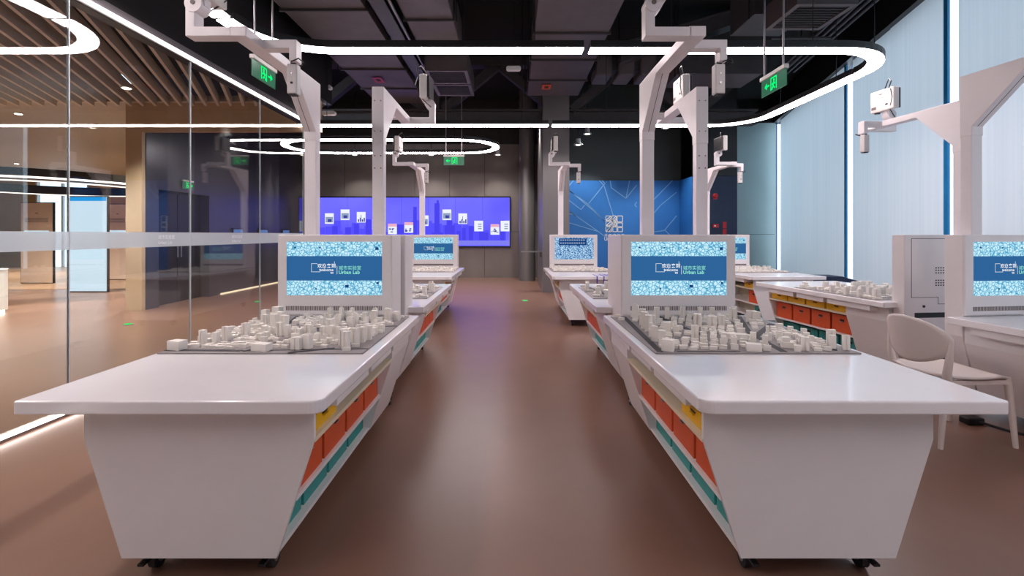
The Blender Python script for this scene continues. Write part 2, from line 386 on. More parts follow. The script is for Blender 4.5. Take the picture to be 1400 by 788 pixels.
MB().box((5.9, BW - .07, 1.37), (8.28, BW - .04, ZT), 'teal_panel').build('wall_panel', tp)
struct(MB().box((5.9, BW - .1, ZT), (8.6, BW + .02, 5.7), 'fascia'), 'trim_5', 'black bulkhead over the pale teal panels', 'bulkhead')
struct(MB().box((.74, 11.3, 0), (1.36, 13.6, 5.6), 'column'), 'wall_column', 'square brushed grey metal column', 'column')
struct(MB().cyl((.47, 14.3, 0), (.47, 14.3, 5.6), .24, 'column', n=40), 'wall_round_column', 'round grey metal column beside the square column', 'column')
# map lines and emblem on the blue wall (pixel measurements turned into wall metres)
def bx(px): return (px - 699) / 660 * 13.5
def bz(py): return CAM_H - (py - 321) / 660 * 13.5
def zl(p): return (770 + p[0] / 7.163, 240 + p[1] / 7.163)
def strip2(mb, p, q, w, y, m):
    a, b = Vector(p), Vector(q); d = (b - a).normalized(); n = Vector((-d.y, d.x)) * w / 2
    mb.prism([tuple(a + n), tuple(b + n), tuple(b - n), tuple(a - n)], y - .003, y, 'y', m)
ml = MB()
for pl in ([(50, 110), (100, 50)], [(50, 140), (240, 280), (420, 465)], [(60, 145), (300, 350), (420, 465)], [(250, 275), (395, 95), (355, 50)], [(395, 95), (430, 60), (410, 80), (380, 50)],
           [(400, 100), (490, 395)], [(460, 50), (470, 120), (615, 225), (650, 50)], [(615, 225), (720, 95)], [(45, 235), (175, 335), (210, 290)], [(45, 340), (345, 550), (45, 460)], [(45, 370), (125, 392), (45, 340)],
           [(845, 280), (1070, 50)], [(840, 430), (950, 295), (1110, 165)], [(840, 560), (990, 540), (1110, 395)], [(1000, 540), (1040, 580), (1090, 640)], [(720, 260), (700, 290), (720, 310)], [(345, 550), (460, 640)]):
    q = [zl(p) for p in pl]; q = [(bx(a), bz(b)) for a, b in q]
    for a, b in zip(q, q[1:]): strip2(ml, a, b, .022, 13.499, 'blue_line')
o = ml.build('map_lines', bl); tag(o, kind='stuff')
em = MB(); ex0, ex1, ez1, ez0 = bx(828.3), bx(851), bz(296), bz(317); ew = (ex1 - ex0)
random.seed(4)
for i, (a, b, c, d) in enumerate([(0, .72, .3, 1), (.36, .7, .62, 1), (.68, .62, 1, 1), (0, .38, .34, .66), (.4, .36, .62, .64), (.68, .32, 1, .56), (0, 0, .34, .32), (.42, 0, .66, .3), (.72, 0, 1, .26)]):
    x0, z0, x1, z1 = ex0 + a * ew, ez0 + b * ew * .95, ex0 + c * ew, ez0 + d * ew * .95
    t = .02
    for p, q in (((x0, z0), (x1, z0)), ((x1, z0), (x1, z1)), ((x1, z1), (x0, z1)), ((x0, z1), (x0, z0))): strip2(em, p, q, t, 13.497, 'white_paint')
    if i in (0, 1, 3, 6): strip2(em, (x0, z0), (x1, z1), t, 13.497, 'white_paint'); strip2(em, ((x0 + x1) / 2, z0), (x1, (z0 + z1) / 2), t, 13.497, 'white_paint')
strip2(em, (ex0 + ew * .1, ez0 + ew * .1), (ex0 + ew * .62, ez0 + ew * .6), .03, 13.497, 'white_paint')
strip2(em, (ex0 + ew * .35, ez0 + ew * .8), (ex0 + ew * .6, ez0 + ew * .3), .03, 13.497, 'white_paint')
o = em.build('emblem', bl); tag(o, 'white line emblem of city blocks', kind='stuff')
lt = MB()
for i, ch in enumerate('城市实验室'): text(lt, ch, .085, ex0 - .04 + i * .118, bz(323.3), 13.495, 'white_paint')
text(lt, 'Urban Lab', .13, ex0 - .05, bz(329), 13.495, 'white_paint', bold=.003)
tag(lt.build('lettering', bl), 'white lettering under the emblem')

# ------------------------------------------------------------------ lights of the hall
def offset_path(pts, w):
    out = []
    for i, p in enumerate(pts):
        a, b = Vector(pts[max(i - 1, 0)]), Vector(pts[min(i + 1, len(pts) - 1)])
        d = (b - a).normalized(); out.append(Vector(p) + Vector((-d.y, d.x)) * w)
    return out
def ribbon(mb, pts, w0, w1, z0, z1, m):
    A, B = offset_path(pts, w0), offset_path(pts, w1); n = len(pts)
    vs = [(p.x, p.y, z0) for p in A] + [(p.x, p.y, z0) for p in B] + [(p.x, p.y, z1) for p in A] + [(p.x, p.y, z1) for p in B]
    fs = []
    for i in range(n - 1):
        fs += [(i, i + 1, n + i + 1, n + i), (2 * n + i, 3 * n + i, 3 * n + i + 1, 2 * n + i + 1), (i, 2 * n + i, 2 * n + i + 1, i + 1), (n + i, n + i + 1, 3 * n + i + 1, 3 * n + i)]
    fs += [(0, n, 3 * n, 2 * n), (n - 1, 3 * n - 1, 4 * n - 1, 2 * n - 1)]
    return mb.add(vs, fs, m)
def arc(cx, cy, r, a0, a1, n=12):
    return [(cx + r * math.cos(R(a0 + (a1 - a0) * i / n)), cy + r * math.sin(R(a0 + (a1 - a0) * i / n))) for i in range(n + 1)]
LZ = 3.3
def led_light(path, label, z=LZ, w=.17, cables=(), top=5.59, group='suspended strip lights'):
    c = Vector(path[len(path) // 2]); loc = (c.x, c.y, z)
    t = thing('led_strip_light', label, 'ceiling light', loc, group=group)
    P = [(p[0] - c.x, p[1] - c.y) for p in path]
    ribbon(MB(), P, -w / 2, w / 2, .012, .085, 'black_metal').build('housing', t)
    ribbon(MB(), P, -w / 2 + .008, w / 2 - .008, .0, .012, 'led').build('diffuser', t)
    for x, y in cables:
        MB().cyl((x - c.x, y - c.y, .085), (x - c.x, y - c.y, top - z), .005, 'black', n=6).build('suspension_cable', t)
    return t
led_light(arc(-1.86, 4.38, .74, 180, 90) + [(.757, 5.12)], 'white strip light crossing above the left desks, with a curved left end', cables=((-.5, 5.12), (.25, 5.12)))
led_light([(.83, 5.12), (3.5, 5.12)] + arc(3.5, 5.86, .74, -90, 0)[1:], 'strip light with a rounded right end above the near right desk', cables=((1.7, 5.12), (3.2, 5.12), (4.1, 5.45)))
led_light([(4.24, 5.9), (4.24, 7.86)], 'short straight strip light running back along the window', cables=((4.24, 6.3), (4.24, 7.6)))
led_light(arc(3.5, 7.9, .74, 0, 90) + [(.73, 8.64)], 'curved far strip light, right of its gap', cables=((3.0, 8.64), (1.7, 8.64)))
led_light([(.66, 8.64), (-3.75, 8.64)], 'long straight far strip light, left of its gap', cables=((.2, 8.64), (-3.3, 8.64)))
led_light([(-2.6, 4.33), (-2.6, -1.8)], 'strip light high above the near left desk, behind its projector', cables=((-2.6, 3.9), (-2.6, 1)), top=4.36)
led_light([(2.6, 1.6), (2.6, -1.8)], 'added strip light out of view at the right, brightening the near desk fronts', cables=((2.6, 1.2), (2.6, -1)))  # matching strip added out of view so the near desk fronts get enough light
def oval(x0, x1, y0, y1, n=14):
    r = (y1 - y0) / 2; cy = (y0 + y1) / 2
    return arc(x1 - r, cy, r, -90, 90, n) + arc(x0 + r, cy, r, 90, 270, n) + [(x1 - r, y0)]
def ring_light(path, label, z, w, loc):
    t = thing('ring_light', label, 'ceiling light', loc)
    P = [(p[0] - loc[0], p[1] - loc[1]) for p in path]
    ribbon(MB(), P, -w / 2, w / 2, .012, .08, 'black_metal').build('housing', t)
    ribbon(MB(), P, -w / 2 + .006, w / 2 - .006, 0, .012, 'led').build('diffuser', t)
    return t
rl = ring_light(oval(-4.97, -.34, 9.95, 11.55), 'long oval ring light in front of the video wall', LZ, .16, (-2.65, 10.75, LZ))
for x in (-1.2, -3.9): MB().cyl((x, .0, .08) if 0 else (x + 2.65, -.8, .08), (x + 2.65, -.8, 2.28), .005, 'black', n=6).build('suspension_cable', rl)
# lobby black ring lamp with two white lines
t = thing('halo_lamp', 'big black ring lamp with two white light lines in the lobby', 'ceiling light', (-11.0, 11.5, 2.45))
circ = arc(0, 0, 2.2, 0, 360, 48)
ribbon(MB(), circ, -.28, .05, .0, .22, 'black_metal').build('housing', t)
ribbon(MB(), circ, -.30, -.28, .02, .06, 'halo_line').build('light_line', t)
ribbon(MB(), circ, .0, .04, -.02, .0, 'halo_line').build('light_line', t)
for a in (45, 165, 285): MB().cyl((2.2 * math.cos(R(a)), 2.2 * math.sin(R(a)), .2), (2.2 * math.cos(R(a)), 2.2 * math.sin(R(a)), 1.28), .006, 'rod', n=6).build('suspension_cable', t)
def spot(loc, power, size=70, color=(1, .94, .86), blend=.6, rot=(0, 0, 0)):
    l = bpy.data.lights.new('lamp_light', 'SPOT'); l.energy = power; l.spot_size = R(size); l.spot_blend = blend; l.color = color; l.shadow_soft_size = .06
    o = bpy.data.objects.new('lamp_light', l); o.location = loc; o.rotation_euler = rot; COL.objects.link(o); return o
def downlight(x, y, z, label, power, size=136):
    t = thing('downlight', label, 'ceiling light', (x, y, z), group='lobby downlights')
    MB().cyl((0, 0, -.004), (0, 0, -.02), .075, 'white_paint').build('trim_ring', t)
    MB().cyl((0, 0, -.0205), (0, 0, -.026), .055, 'lamp_glow').build('lamp', t)
    o = spot((0, 0, -.04), power, size); o.parent = t
for i, (x, y) in enumerate(((-8.1, 11.6), (-9.7, 9.5), (-11.6, 9.9), (-12.2, 16.5), (-16.6, 16.2))):  # boards' lamps moved there, window's lamp added, to brighten dark parts of the lobby
    downlight(x, y, 3.75, ['recessed downlight nearest the tan portal pillar', 'recessed downlight in front of the white light box', 'recessed downlight in front of the left beige board', 'recessed downlight deep in the lobby behind the boards', 'downlight added to brighten the dark end of the lobby before its window'][i], 950)
for i, (x, y) in enumerate(((-5.1, 3.4), (-5.9, 7.4), (-8.0, 4.6), (-8.4, 7.6), (-11.5, 6.2))):  # the downlight before the portal is added to light its front face
    downlight(x, y, 3.62, 'round downlight among the ceiling slats, ' + ('nearest the glass and viewer', 'added above the passage to light the portal front', 'in the middle of the slats', 'before the tan pillar', 'farthest to the left')[i], 680, 118)
def can_lamp(x, y, z, label, power, top=5.6, hang=True, rot=(0, 0, 0)):
    t = thing('can_lamp', label, 'ceiling light', (x, y, z), group='ceiling can lamps')
    MB().cyl((0, 0, .16), (0, 0, .02), .06, 'white_paint', .075).cyl((0, 0, .02), (0, 0, .0), .11, 'white_paint', .11).build('lamp_body', t)
    MB().cyl((0, 0, 0), (0, 0, -.004), .06, 'lamp_glow').build('lamp', t)
    MB().cyl((0, 0, .16), (0, 0, top - z), .008, 'black', n=6).build('stem', t)
    if power: o = spot((0, 0, -.02), power, 100, (1, .94, .86), rot=rot); o.parent = t
can_lamp(2.0, 12.7, 4.0, 'white can lamp hanging before the blue wall, upper of two', 260)
can_lamp(1.75, 12.6, 3.7, 'white can lamp hanging before the blue wall, lower of two', 0)
can_lamp(3.9, 12.2, 4.05, 'white can lamp above the blue wall, right of the tall post', 260)
for i, (x, y) in enumerate(((-4.7, 14.5), (-2.4, 14.5), (-.4, 14.5))):
    can_lamp(x, y, 3.75, ['can lamp washing the back wall at its left', 'can lamp washing the back wall above the middle of the video wall', 'can lamp washing the back wall beside the round column'][i], 130)
can_lamp(.62, 12.6, 4.3, 'can lamp behind the square grey column', 420)
def detector(x, y, z, label):
    t = thing('ceiling_sensor', label, 'sensor', (x, y, z), group='hanging white sensors')
    MB().prism(rrect(-.13, -.04, .13, .04, .039, 6), -.05, .05, 'y', 'white_paint').build('sensor_body', t, bevel=.01)
    MB().cyl((0, 0, .04), (0, 0, 5.6 - z), .004, 'black', n=6).build('suspension_rod', t)
detector(.04, 8.6, CAM_H + 227 / 660 * 8.6, 'white capsule sensor hanging in the middle under the ducts')
detector(-3.4, 9.0, CAM_H + 166 / 660 * 9.0, 'white capsule sensor hanging at the left under the ducts')
detector(-3.4, 8.8, CAM_H + 201 / 660 * 8.8, 'white capsule sensor hanging higher at the left near the duct end')

# ------------------------------------------------------------------ ceiling services
def duct(x0, x1, y0, y1, z0, z1, label, m='duct', step=1.15, group='grey air ducts'):
    cx, cy = (x0 + x1) / 2, (y0 + y1) / 2
    t = thing('air_duct', label, 'air duct', (cx, cy, z0), group=group)
    n = max(1, round((y1 - y0) / step)); s = (y1 - y0) / n
    for i in range(n):
        a = y0 - cy + i * s
        MB().box((x0 - cx, a + .012, 0), (x1 - cx, a + s - .012, z1 - z0), m).build('duct_section', t, bevel=.012)
        MB().box((x0 - cx - .03, a - .02, -.03), (x1 - cx + .03, a + .012, z1 - z0 + .02), 'truss').build('flange', t)
    for i in range(0, n + 1, 2):
        a = y0 - cy + i * s * .98 + .1
        for sx in (x0 - cx - .05, x1 - cx + .05): MB().cyl((sx, a, -.05), (sx, a, 5.58 - z0), .008, 'black', n=6).build('hanger_rod', t)
    return t
duct(-3.1, -1.96, -.5, 11.2, 4.4, 4.95, 'broad grey air duct running back at the left of the ceiling')
d2 = duct(-1.5, -.82, -.5, 8.05, 4.4, 4.9, 'narrow grey air duct beside the black cable tray')
d3 = duct(.35, 1.47, -.5, 10.6, 4.4, 4.9, 'grey air duct running back above the aisle and right desks')
duct(3.05, 4.6, 8.75, 9.7, 4.3, 4.85, 'wide flat duct crossing behind the right strip light', step=.95)
duct(3.3, 4.05, 6.5, 7.3, 4.35, 5.1, 'short square duct box near the window bulkhead', m='duct_dark', step=.8)
for y in (8.5, 9.27):
    t = thing('air_grille', 'square ceiling air grille at the end of the narrow duct, ' + ('nearer one' if y < 9 else 'farther one'), 'air grille', (-1.1, y, 4.12), group='ceiling air grilles')
    MB().box((-.36, -.36, 0), (-.30, .36, .4), 'duct').box((.30, -.36, 0), (.36, .36, .4), 'duct').box((-.30, -.36, 0), (.30, -.30, .4), 'duct').box((-.30, .30, 0), (.30, .36, .4), 'duct').build('frame', t)
    MB().box((-.30, -.30, .05), (.30, .30, .3), 'black').build('core', t)
    for i in range(9): MB().box((-.3, -.27 + i * .065, .01), (.3, -.255 + i * .065, .05), 'duct_dark').build('vane', t)
    MB().cyl((0, 0, .3), (0, 0, 1.45), .12, 'duct_dark').build('neck', t)
t = thing('air_grille', 'ceiling air grille beside the window bulkhead', 'air grille', (3.7, 6.0, 4.05), group='ceiling air grilles')
MB().box((-.36, -.36, 0), (-.30, .36, .3), 'duct').box((.30, -.36, 0), (.36, .36, .3), 'duct').box((-.30, -.36, 0), (.30, -.30, .3), 'duct').box((-.30, .30, 0), (.30, .36, .3), 'duct').build('frame', t)
MB().box((-.30, -.30, .05), (.30, .30, .3), 'black').build('core', t)
for i in range(9): MB().box((-.3, -.27 + i * .065, .01), (.3, -.255 + i * .065, .05), 'duct_dark').build('vane', t)
MB().box((-.25, -.25, .3), (.25, .25, 1.5), 'duct_dark').build('neck', t)
t = thing('cable_tray', 'long black cable tray between the two left ducts', 'cable tray', (-1.7, 4.0, 4.3))
MB().box((-.12, -4.5, 0), (.12, 5.2, .02), 'black_metal').build('tray_bottom', t)
MB().box((-.12, -4.5, 0), (-.1, 5.2, .1), 'black_metal').build('tray_side', t); MB().box((.1, -4.5, 0), (.12, 5.2, .1), 'truss').build('tray_side', t)
MB().cyl((.17, -4.5, -.01), (.17, 5.2, -.01), .018, 'rod', n=8).build('conduit', t)
for yy in range(-4, 6, 2): MB().cyl((0, yy, .1), (0, yy, 1.28), .008, 'black', n=6).build('hanger_rod', t)
t = thing('cable_tray', 'pipes and cable tray beside the right window bulkhead', 'cable tray', (4.75, 7.2, 4.75))
for i in range(4): MB().cyl((-.35 + i * .16, -3, .04 * i), (.85 + i * .16, 3.2, .04 * i), .03, 'duct_dark', n=8).build('pipe', t)
for y in (-2, 1): MB().box((-.5 + y * .19, y, -.06), (.5 + y * .19, y + .05, -.03), 'truss').build('bracket', t)
for y in (-2, 1): MB().cyl((y * .19, y + .02, -.03), (y * .19, y + .02, .84), .01, 'black', n=6).build('hanger_rod', t)
# flexible bellows
t = thing('duct_bellows', 'ribbed grey duct connectors beside the middle duct', 'air duct', (2.08, 9.3, 4.35))
for i in range(3): MB().box((-.5 + i * .42, -.3, -.02), (-.2 + i * .42, .3, .4), 'duct').build('rib', t, bevel=.03)
MB().box((-.52, -.2, .1), (.9, .2, .55), 'duct_dark').build('core', t)
MB().cyl((0, 0, .5), (0, 0, 1.25), .01, 'black', n=6).build('hanger_rod', t)
def truss(y, x0, x1, zb, label, n):
    t = thing('roof_truss', label, 'roof truss', ((x0 + x1) / 2, y, zb), group='dark roof trusses'); h = (x1 - x0) / 2; H = 5.6 - zb
    MB().box((-h, -.16, 0), (h, .16, .04), 'truss').box((-h, -.02, .04), (h, .02, .3), 'truss').box((-h, -.16, .3), (h, .16, .34), 'truss').build('bottom_chord', t)
    MB().box((-h, -.15, H - .25), (h, .15, H), 'truss').build('top_chord', t)
    s = 2 * h / n
    for i in range(n):
        x = -h + s * (i + .5)
        MB().box((x - .13, -.13, .34), (x + .13, .13, H - .25), 'truss').build('truss_post', t)
        for sg in (-1, 1):
            a, b = (x + sg * .2, .34), (x + sg * s * .48, H - .25); d = Vector((b[0] - a[0], b[1] - a[1])).normalized(); nn = Vector((-d.y, d.x)) * .1
            MB().prism([(a[0] + nn.x, a[1] + nn.y), (b[0] + nn.x, b[1] + nn.y), (b[0] - nn.x, b[1] - nn.y), (a[0] - nn.x, a[1] - nn.y)], -.1, .1, 'y', 'truss').build('truss_brace', t)
truss(11.5, -6.4, 5.8, 3.97, 'dark steel roof truss in front of the back wall', 4)
MB_ = None
t = thing('roof_beam', 'black slanting roof beam at the upper right', 'roof beam', (3.2, 9.0, 4.6))
MB().prism([(-1.2, -.1), (1.3, .75), (1.3, .98), (-1.2, .2)], -.2, .2, 'y', 'truss').build('beam_web', t)
MB().prism([(-1.2, .2), (1.3, .98), (1.3, 1.0), (-1.2, .24)], -.26, .26, 'y', 'truss').build('beam_flange', t)
MB().box((-6.3, 14.5, 4.62), (.5, 14.7, 5.0), 'truss')
for (x, y, z, nm) in ((-2.6, 9.45, 4.385, 'red square notice stuck under the broad left duct'), (.72, 9.9, 4.385, 'orange square notice stuck under the middle duct')):
    tag(MB().box((-.09, -.16, 0), (.09, .16, .003), 'red' if x < 0 else 'orange').box((-.04, -.07, -.002), (.04, .07, .0), 'slot').build('notice', loc=(x, y, z - .004)), nm, 'notice', 'duct notices')

# ------------------------------------------------------------------ exit signs
def exit_sign(loc, rotz, label, w=.35, h=.125, arrow=1, top=5.6, rods=True):
    t = thing('exit_sign', label, 'exit sign', loc, rotz, 'green exit signs')
    MB().box((-w / 2, -.018, 0), (w / 2, .018, .03), 'projector').build('sign_case', t, bevel=.004)
    MB().box((-w / 2 + .004, -.004, -h), (w / 2 - .004, .004, 0), 'glass_sign').build('sign_plate', t)
    s = h; mb = MB(); y = -.006
    def q(x0, z0, x1, z1): mb.box((x0 * s * arrow, y - .001, -h + z0 * s), (x1 * s * arrow, y, -h + z1 * s), 'exit')
    q(-.42, .12, -.35, .9); q(.18, .12, .25, .9); q(-.42, .83, .25, .9)
    q(-.18, .62, -.06, .78)                                              # head
    for a, b in (((-.12, .6), (-.02, .36)), ((-.02, .36), (.12, .16)), ((-.02, .36), (-.22, .2)), ((-.1, .55), (.1, .46)), ((-.1, .55), (-.28, .44))):
        A = Vector((a[0] * s * arrow, -h + a[1] * s)); B = Vector((b[0] * s * arrow, -h + b[1] * s)); d = (B - A).normalized(); n = Vector((-d.y, d.x)) * s * .045
        mb.prism([tuple(A + n), tuple(B + n), tuple(B - n), tuple(A - n)], y - .001, y, 'y', 'exit')
    q(.42, .46, .75, .56)
    P = [(.95 * s * arrow, -h + .51 * s), (.68 * s * arrow, -h + .72 * s), (.68 * s * arrow, -h + .30 * s)]
    mb.prism(P, y - .001, y, 'y', 'exit')
    mb.build('pictogram', t)
    if rods:
        for x in (-w * .38, w * .38): MB().cyl((x, 0, .03), (x, 0, top - loc[2]), .007, 'rod', n=8).build('hanging_rod', t)
exit_sign((-1.885, 3.68, 2.64), R(90), 'green exit sign pointing right, hanging beside the black bulkhead at the left', arrow=1)
exit_sign((2.0, 3.68, 2.57), R(-90), 'green exit sign pointing left, hanging under the strip light at the right', arrow=-1)
exit_sign((-1.16, 9.75, 2.93), 0, 'green exit sign hanging under the oval ring light', .42, .17, arrow=-1)
exit_sign((-6.53, 9.75, 2.42), R(90), 'green exit sign above the dark door behind the glass', .32, .15, arrow=1, rods=False)
for x, y, w in ((-5.77, 7.27, 'behind the glass, nearest the slats end'), (-5.1, 9.72, 'beyond the glass near the dark wall'), (.28, 9.87, 'in the aisle before the square column'), (-8.77, 11.04, 'in the lobby beside the light box')):
    t = thing('floor_marker', 'small round green exit marker set in the floor ' + w, 'floor marker', (x, y, .001), group='green floor markers')
    MB().cyl((0, 0, 0), (0, 0, .006), .07, 'steel', n=24).build('rim', t)
    MB().cyl((0, 0, .006), (0, 0, .008), .055, 'exit', n=24).build('lens', t)

# ------------------------------------------------------------------ video wall on the back wall
YV = 15.1
def vx(px): return (px - 699) / 660 * YV
def vz(py): return CAM_H - (py - 321) / 660 * YV
vw = thing('video_wall', 'wide video wall showing a violet city skyline with floating cards', 'video wall', (vx(567), YV + .05, 0))
def V(mb, x0, y0, x1, y1, d0, d1, m):
    mb.box((vx(x0) - vx(567), d0 - .05, vz(y0)), (vx(x1) - vx(567), d1 - .05, vz(y1)), m); return mb
V(MB(), 436, 268.5, 698, 338.5, 0, .12, 'black').build('frame', vw)
for i in range(7):
    a = 437.5 + i * 37.06; V(MB(), a + .15, 270.5, a + 36.9, 336.6, -.008, 0, 'video').build('screen_panel', vw)
random.seed(11); sk = MB(); x = 437.5
while x < 690:
    w = random.uniform(4, 11); top = random.uniform(300, 320)
    V(sk, x, top, min(x + w, 696), 333, -.0095, -.0088, 'skyline_far'); x += w * random.uniform(.6, 1.1)
for (x0, x1, top) in ((594, 601, 278), (597, 600, 274), (565, 570, 283), (611, 618, 301), (608, 622, 308), (632, 637, 312), (641, 647, 309), (655, 661, 314), (684, 690, 301), (484, 491, 306), (454, 462, 309), (472, 480, 311), (500, 508, 300), (540, 552, 307), (660, 668, 318), (590, 606, 318), (624, 630, 316)):
    V(sk, x0, top, x1, 330, -.0105, -.0096, 'skyline')
tag(sk.build('skyline', vw), 'violet skyline shown on the screens', kind='stuff')
V(MB(), 437.5, 329, 696.7, 335, -.0112, -.0106, 'haze_band').build('haze_band', vw)
cards = [(444.5, 291.8, 'card_grey'), (466, 286.6, 'card_grey'), (488, 290, 'card_dark'), (509, 299.5, 'card'), (530.7, 306, 'card_pink'), (553, 304, 'card_pink'), (574, 294.7, 'card_grey'), (605, 286.6, 'card_grey'), (626.7, 292, 'card_dark'), (648.5, 302, 'card'), (670.7, 306.7, 'card_pink'), (684.5, 302, 'card')]
for i, (x, y, c) in enumerate(cards):
    mb = MB(); V(mb, x, y, x + 12, y + 14.4, -.016, -.0115, 'card')
    if c == 'card_grey': V(mb, x + 1, y + 5, x + 11, y + 12.5, -.017, -.016, 'card_grey'); V(mb, x + 4, y + 8, x + 9, y + 12, -.018, -.017, 'card_dark')
    if c == 'card_dark':
        for k in range(4): V(mb, x + 1.5 + k * 2.6, y + 10 - (k % 2) * 2, x + 3.3 + k * 2.6, y + 13.5, -.017, -.016, 'card_dark')
        V(mb, x + 5.6, y + 4, x + 6.3, y + 9, -.017, -.016, 'card_dark')
    if c == 'card_pink':
        V(mb, x, y, x + 12, y + 4, -.017, -.016, 'card_pink')
        for k in range(7):
            a, b = random.uniform(.8, 8), random.uniform(4.5, 11); V(mb, x + a, y + b, x + a + random.uniform(1, 3.5), y + b + random.uniform(.8, 2.8), -.0175 - .0002 * k, -.016, ('card_dark', 'card_grey')[k % 2])
    if c == 'card' and i != 3:
        for k in range(3): V(mb, x + 5, y + 4 + 3 * k, x + 10, y + 5.5 + 3 * k, -.017, -.016, 'card_grey')
    mb.build('floating_card', vw)

# ------------------------------------------------------------------ lobby display boards
def board(px0, px1, ytop, ybot, label, kind, ry=0):
    Y = CAM_H * 660 / (ybot - 321); xa, xb = (px0 - 699) / 660 * Y, (px1 - 699) / 660 * Y; H = CAM_H + (321 - ytop) / 660 * Y
    t = thing('light_box' if kind == 'light' else 'display_board', label, 'light box' if kind == 'light' else 'display board', ((xa + xb) / 2, Y, .007 if Y > 12 else 0), ry); h = (xb - xa) / 2
    MB().box((-h, 0, 0), (h, .06, H), 'black_metal').build('case', t)
    if kind == 'light':
        MB().box((-h + .02, -.012, .03), (h - .02, 0, H - .03), 'lightbox').build('lit_panel', t)
        MB().box((-h + .02, -.015, H - .12), (h - .02, -.012, H - .03), 'lightbox_blue').build('blue_header', t)
    else:
        MB().box((-h + .02, -.012, .02), (h - .02, 0, H - .02), 'panel_beige').build('face', t)
        tx = MB(); tx.box((-h * .1, -.014, H * .86), (h * .1, -.012, H * .87), 'print')
        for i in range(4): tx.box((-h * .7, -.014, H * .80 - i * .035), (h * .7, -.012, H * .806 - i * .035), 'print')
        tag(tx.build('printed_lines', t), kind='stuff')
        MB().box((-h * .75, -.016, H * .61), (h * .75, -.012, H * .65), 'lightbox').build('picture_strip', t)
board(28, 73, 277, 388, 'beige display board with small print left of the light box', 'b')
board(146, 176, 279, 383, 'beige display board beside the tan pillar', 'b')
board(95, 147, 268, 400, 'tall glowing white light box in the lobby', 'light')
t = thing('round_pedestal', 'white round pedestal lit at its foot at the left edge', 'pedestal', (-8.95, 8.35, 0))
MB().cyl((0, 0, .05), (0, 0, .74), .17, 'white_paint', n=32).build('body', t)
MB().cyl((0, 0, .74), (0, 0, .76), .18, 'white_paint', n=32).build('top_plate', t)
MB().cyl((0, 0, 0.0), (0, 0, .05), .13, 'lamp_glow', n=32).build('foot_light', t)
for i, y in enumerate((11.55, 12.75, 14.0)):
    t = thing('wall_screen', 'small framed screen on the dark wall, ' + ('nearest', 'middle', 'farthest')[i] + ' of three', 'screen', (-6.56, y, 1.15), R(90), 'small wall screens')
    MB().box((-.22, -.03, 0), (.22, 0, .36), 'black').build('frame', t)
    MB().box((-.19, -.034, .03), (.19, -.03, .33), 'small_screen').build('display', t)

# ------------------------------------------------------------------ desks
HW = .56; TZ0, TZ1 = .70, .75
def halfw(z): return .445 if z >= .56 else .30 + (.445 - .30) * (z - .10) / .46
PROF = [(-.445, .70), (-.445, .56), (-.30, .10), (.30, .10), (.445, .56), (.445, .70)]
_caster = None
def screen_parts(t, dx, style):
    """lit display at the tower front"""
    y = -.001 + .004
    x0, x1, z0, z1 = dx - .3565, dx + .3565, .902, 1.302
    mb = MB()
    if style == 'welcome':
        zb1, zb0 = 1.195, 1.012
        mb.add([(x0, y, zb1), (x1, y, zb1), (x1, y, z1), (x0, y, z1)], [(0, 1, 2, 3)], 'map')
        mb.add([(x0, y, zb0), (x1, y, zb0), (x1, y, zb1), (x0, y, zb1)], [(0, 1, 2, 3)], 'screen_blue')
        mb.add([(x0, y, z0), (x1, y, z0), (x1, y, zb0), (x0, y, zb0)], [(0, 1, 2, 3)], 'map')
    else:
        mb.add([(x0, y, z0), (x1, y, z0), (x1, y, z1), (x0, y, z1)], [(0, 1, 2, 3)], 'map_dark')
    sc = mb.build('screen', t)
    K = .000832
    def X(z): return dx + (z - 528.5) * K
    def Z(z): return 1.102 + (309 - z) * K
    yy = y - .0015
    tx = MB()
    if style == 'welcome':
        text(tx, '欢迎来到', .0345, X(376), Z(300), yy, 'screen_text', bold=.0004)
        text(tx, 'welcome', .029, X(521), Z(332), yy, 'screen_text', 'RIGHT', .0004); text(tx, 'to', .026, X(521), Z(355), yy, 'screen_text', 'RIGHT', .0004)
        tag(tx.build('welcome_lettering', sc), 'white welcome lettering')
        tg = MB(); text(tg, '城市实验室', .034, X(566), Z(318), yy, 'screen_green'); text(tg, 'Urban Lab', .0375, X(566), Z(357), yy, 'screen_green', bold=.0006)
        tag(tg.build('name_lettering', sc), 'mint green name lettering')
        ln = MB()
        def rect(a, b, c, d, m='screen_text'): ln.add([(X(a), yy, Z(d)), (X(c), yy, Z(d)), (X(c), yy, Z(b)), (X(a), yy, Z(b))], [(0, 1, 2, 3)], m)
        rect(322, 263, 325, 340); rect(322, 337, 402, 340); rect(322, 263, 375, 266); rect(399, 310, 402, 340); rect(528, 245, 531, 290); rect(551, 285, 554, 360)
        ln.build('frame_lines', sc)
        dk = MB()
        for a, b, w in ((168, 112, 18), (390, 116, 16), (590, 118, 14), (895, 118, 30), (355, 485, 16), (625, 455, 32), (905, 430, 22)):
            dk.add([(X(a), yy, Z(b + w * .8)), (X(a + w), yy, Z(b + w * .8)), (X(a + w), yy, Z(b)), (X(a), yy, Z(b))], [(0, 1, 2, 3)], 'screen_banner')
        dk.build('map_squares', sc)
    else:
        b = MB(); b.add([(x0 + .08, yy, 1.16), (x1 - .13, yy, 1.16), (x1 - .13, yy, 1.285), (x0 + .08, yy, 1.285)], [(0, 1, 2, 3)], 'screen_banner')
        for zz in (1.255, 1.2):
            for i in range(11): b.add([(x0 + .1 + i * .042, yy - .001, zz - .012), (x0 + .13 + i * .042, yy - .001, zz - .012), (x0 + .13 + i * .042, yy - .001, zz + .012), (x0 + .1 + i * .042, yy - .001, zz + .012)], [(0, 1, 2, 3)], 'card_grey')
        b.build('map_banner', sc)
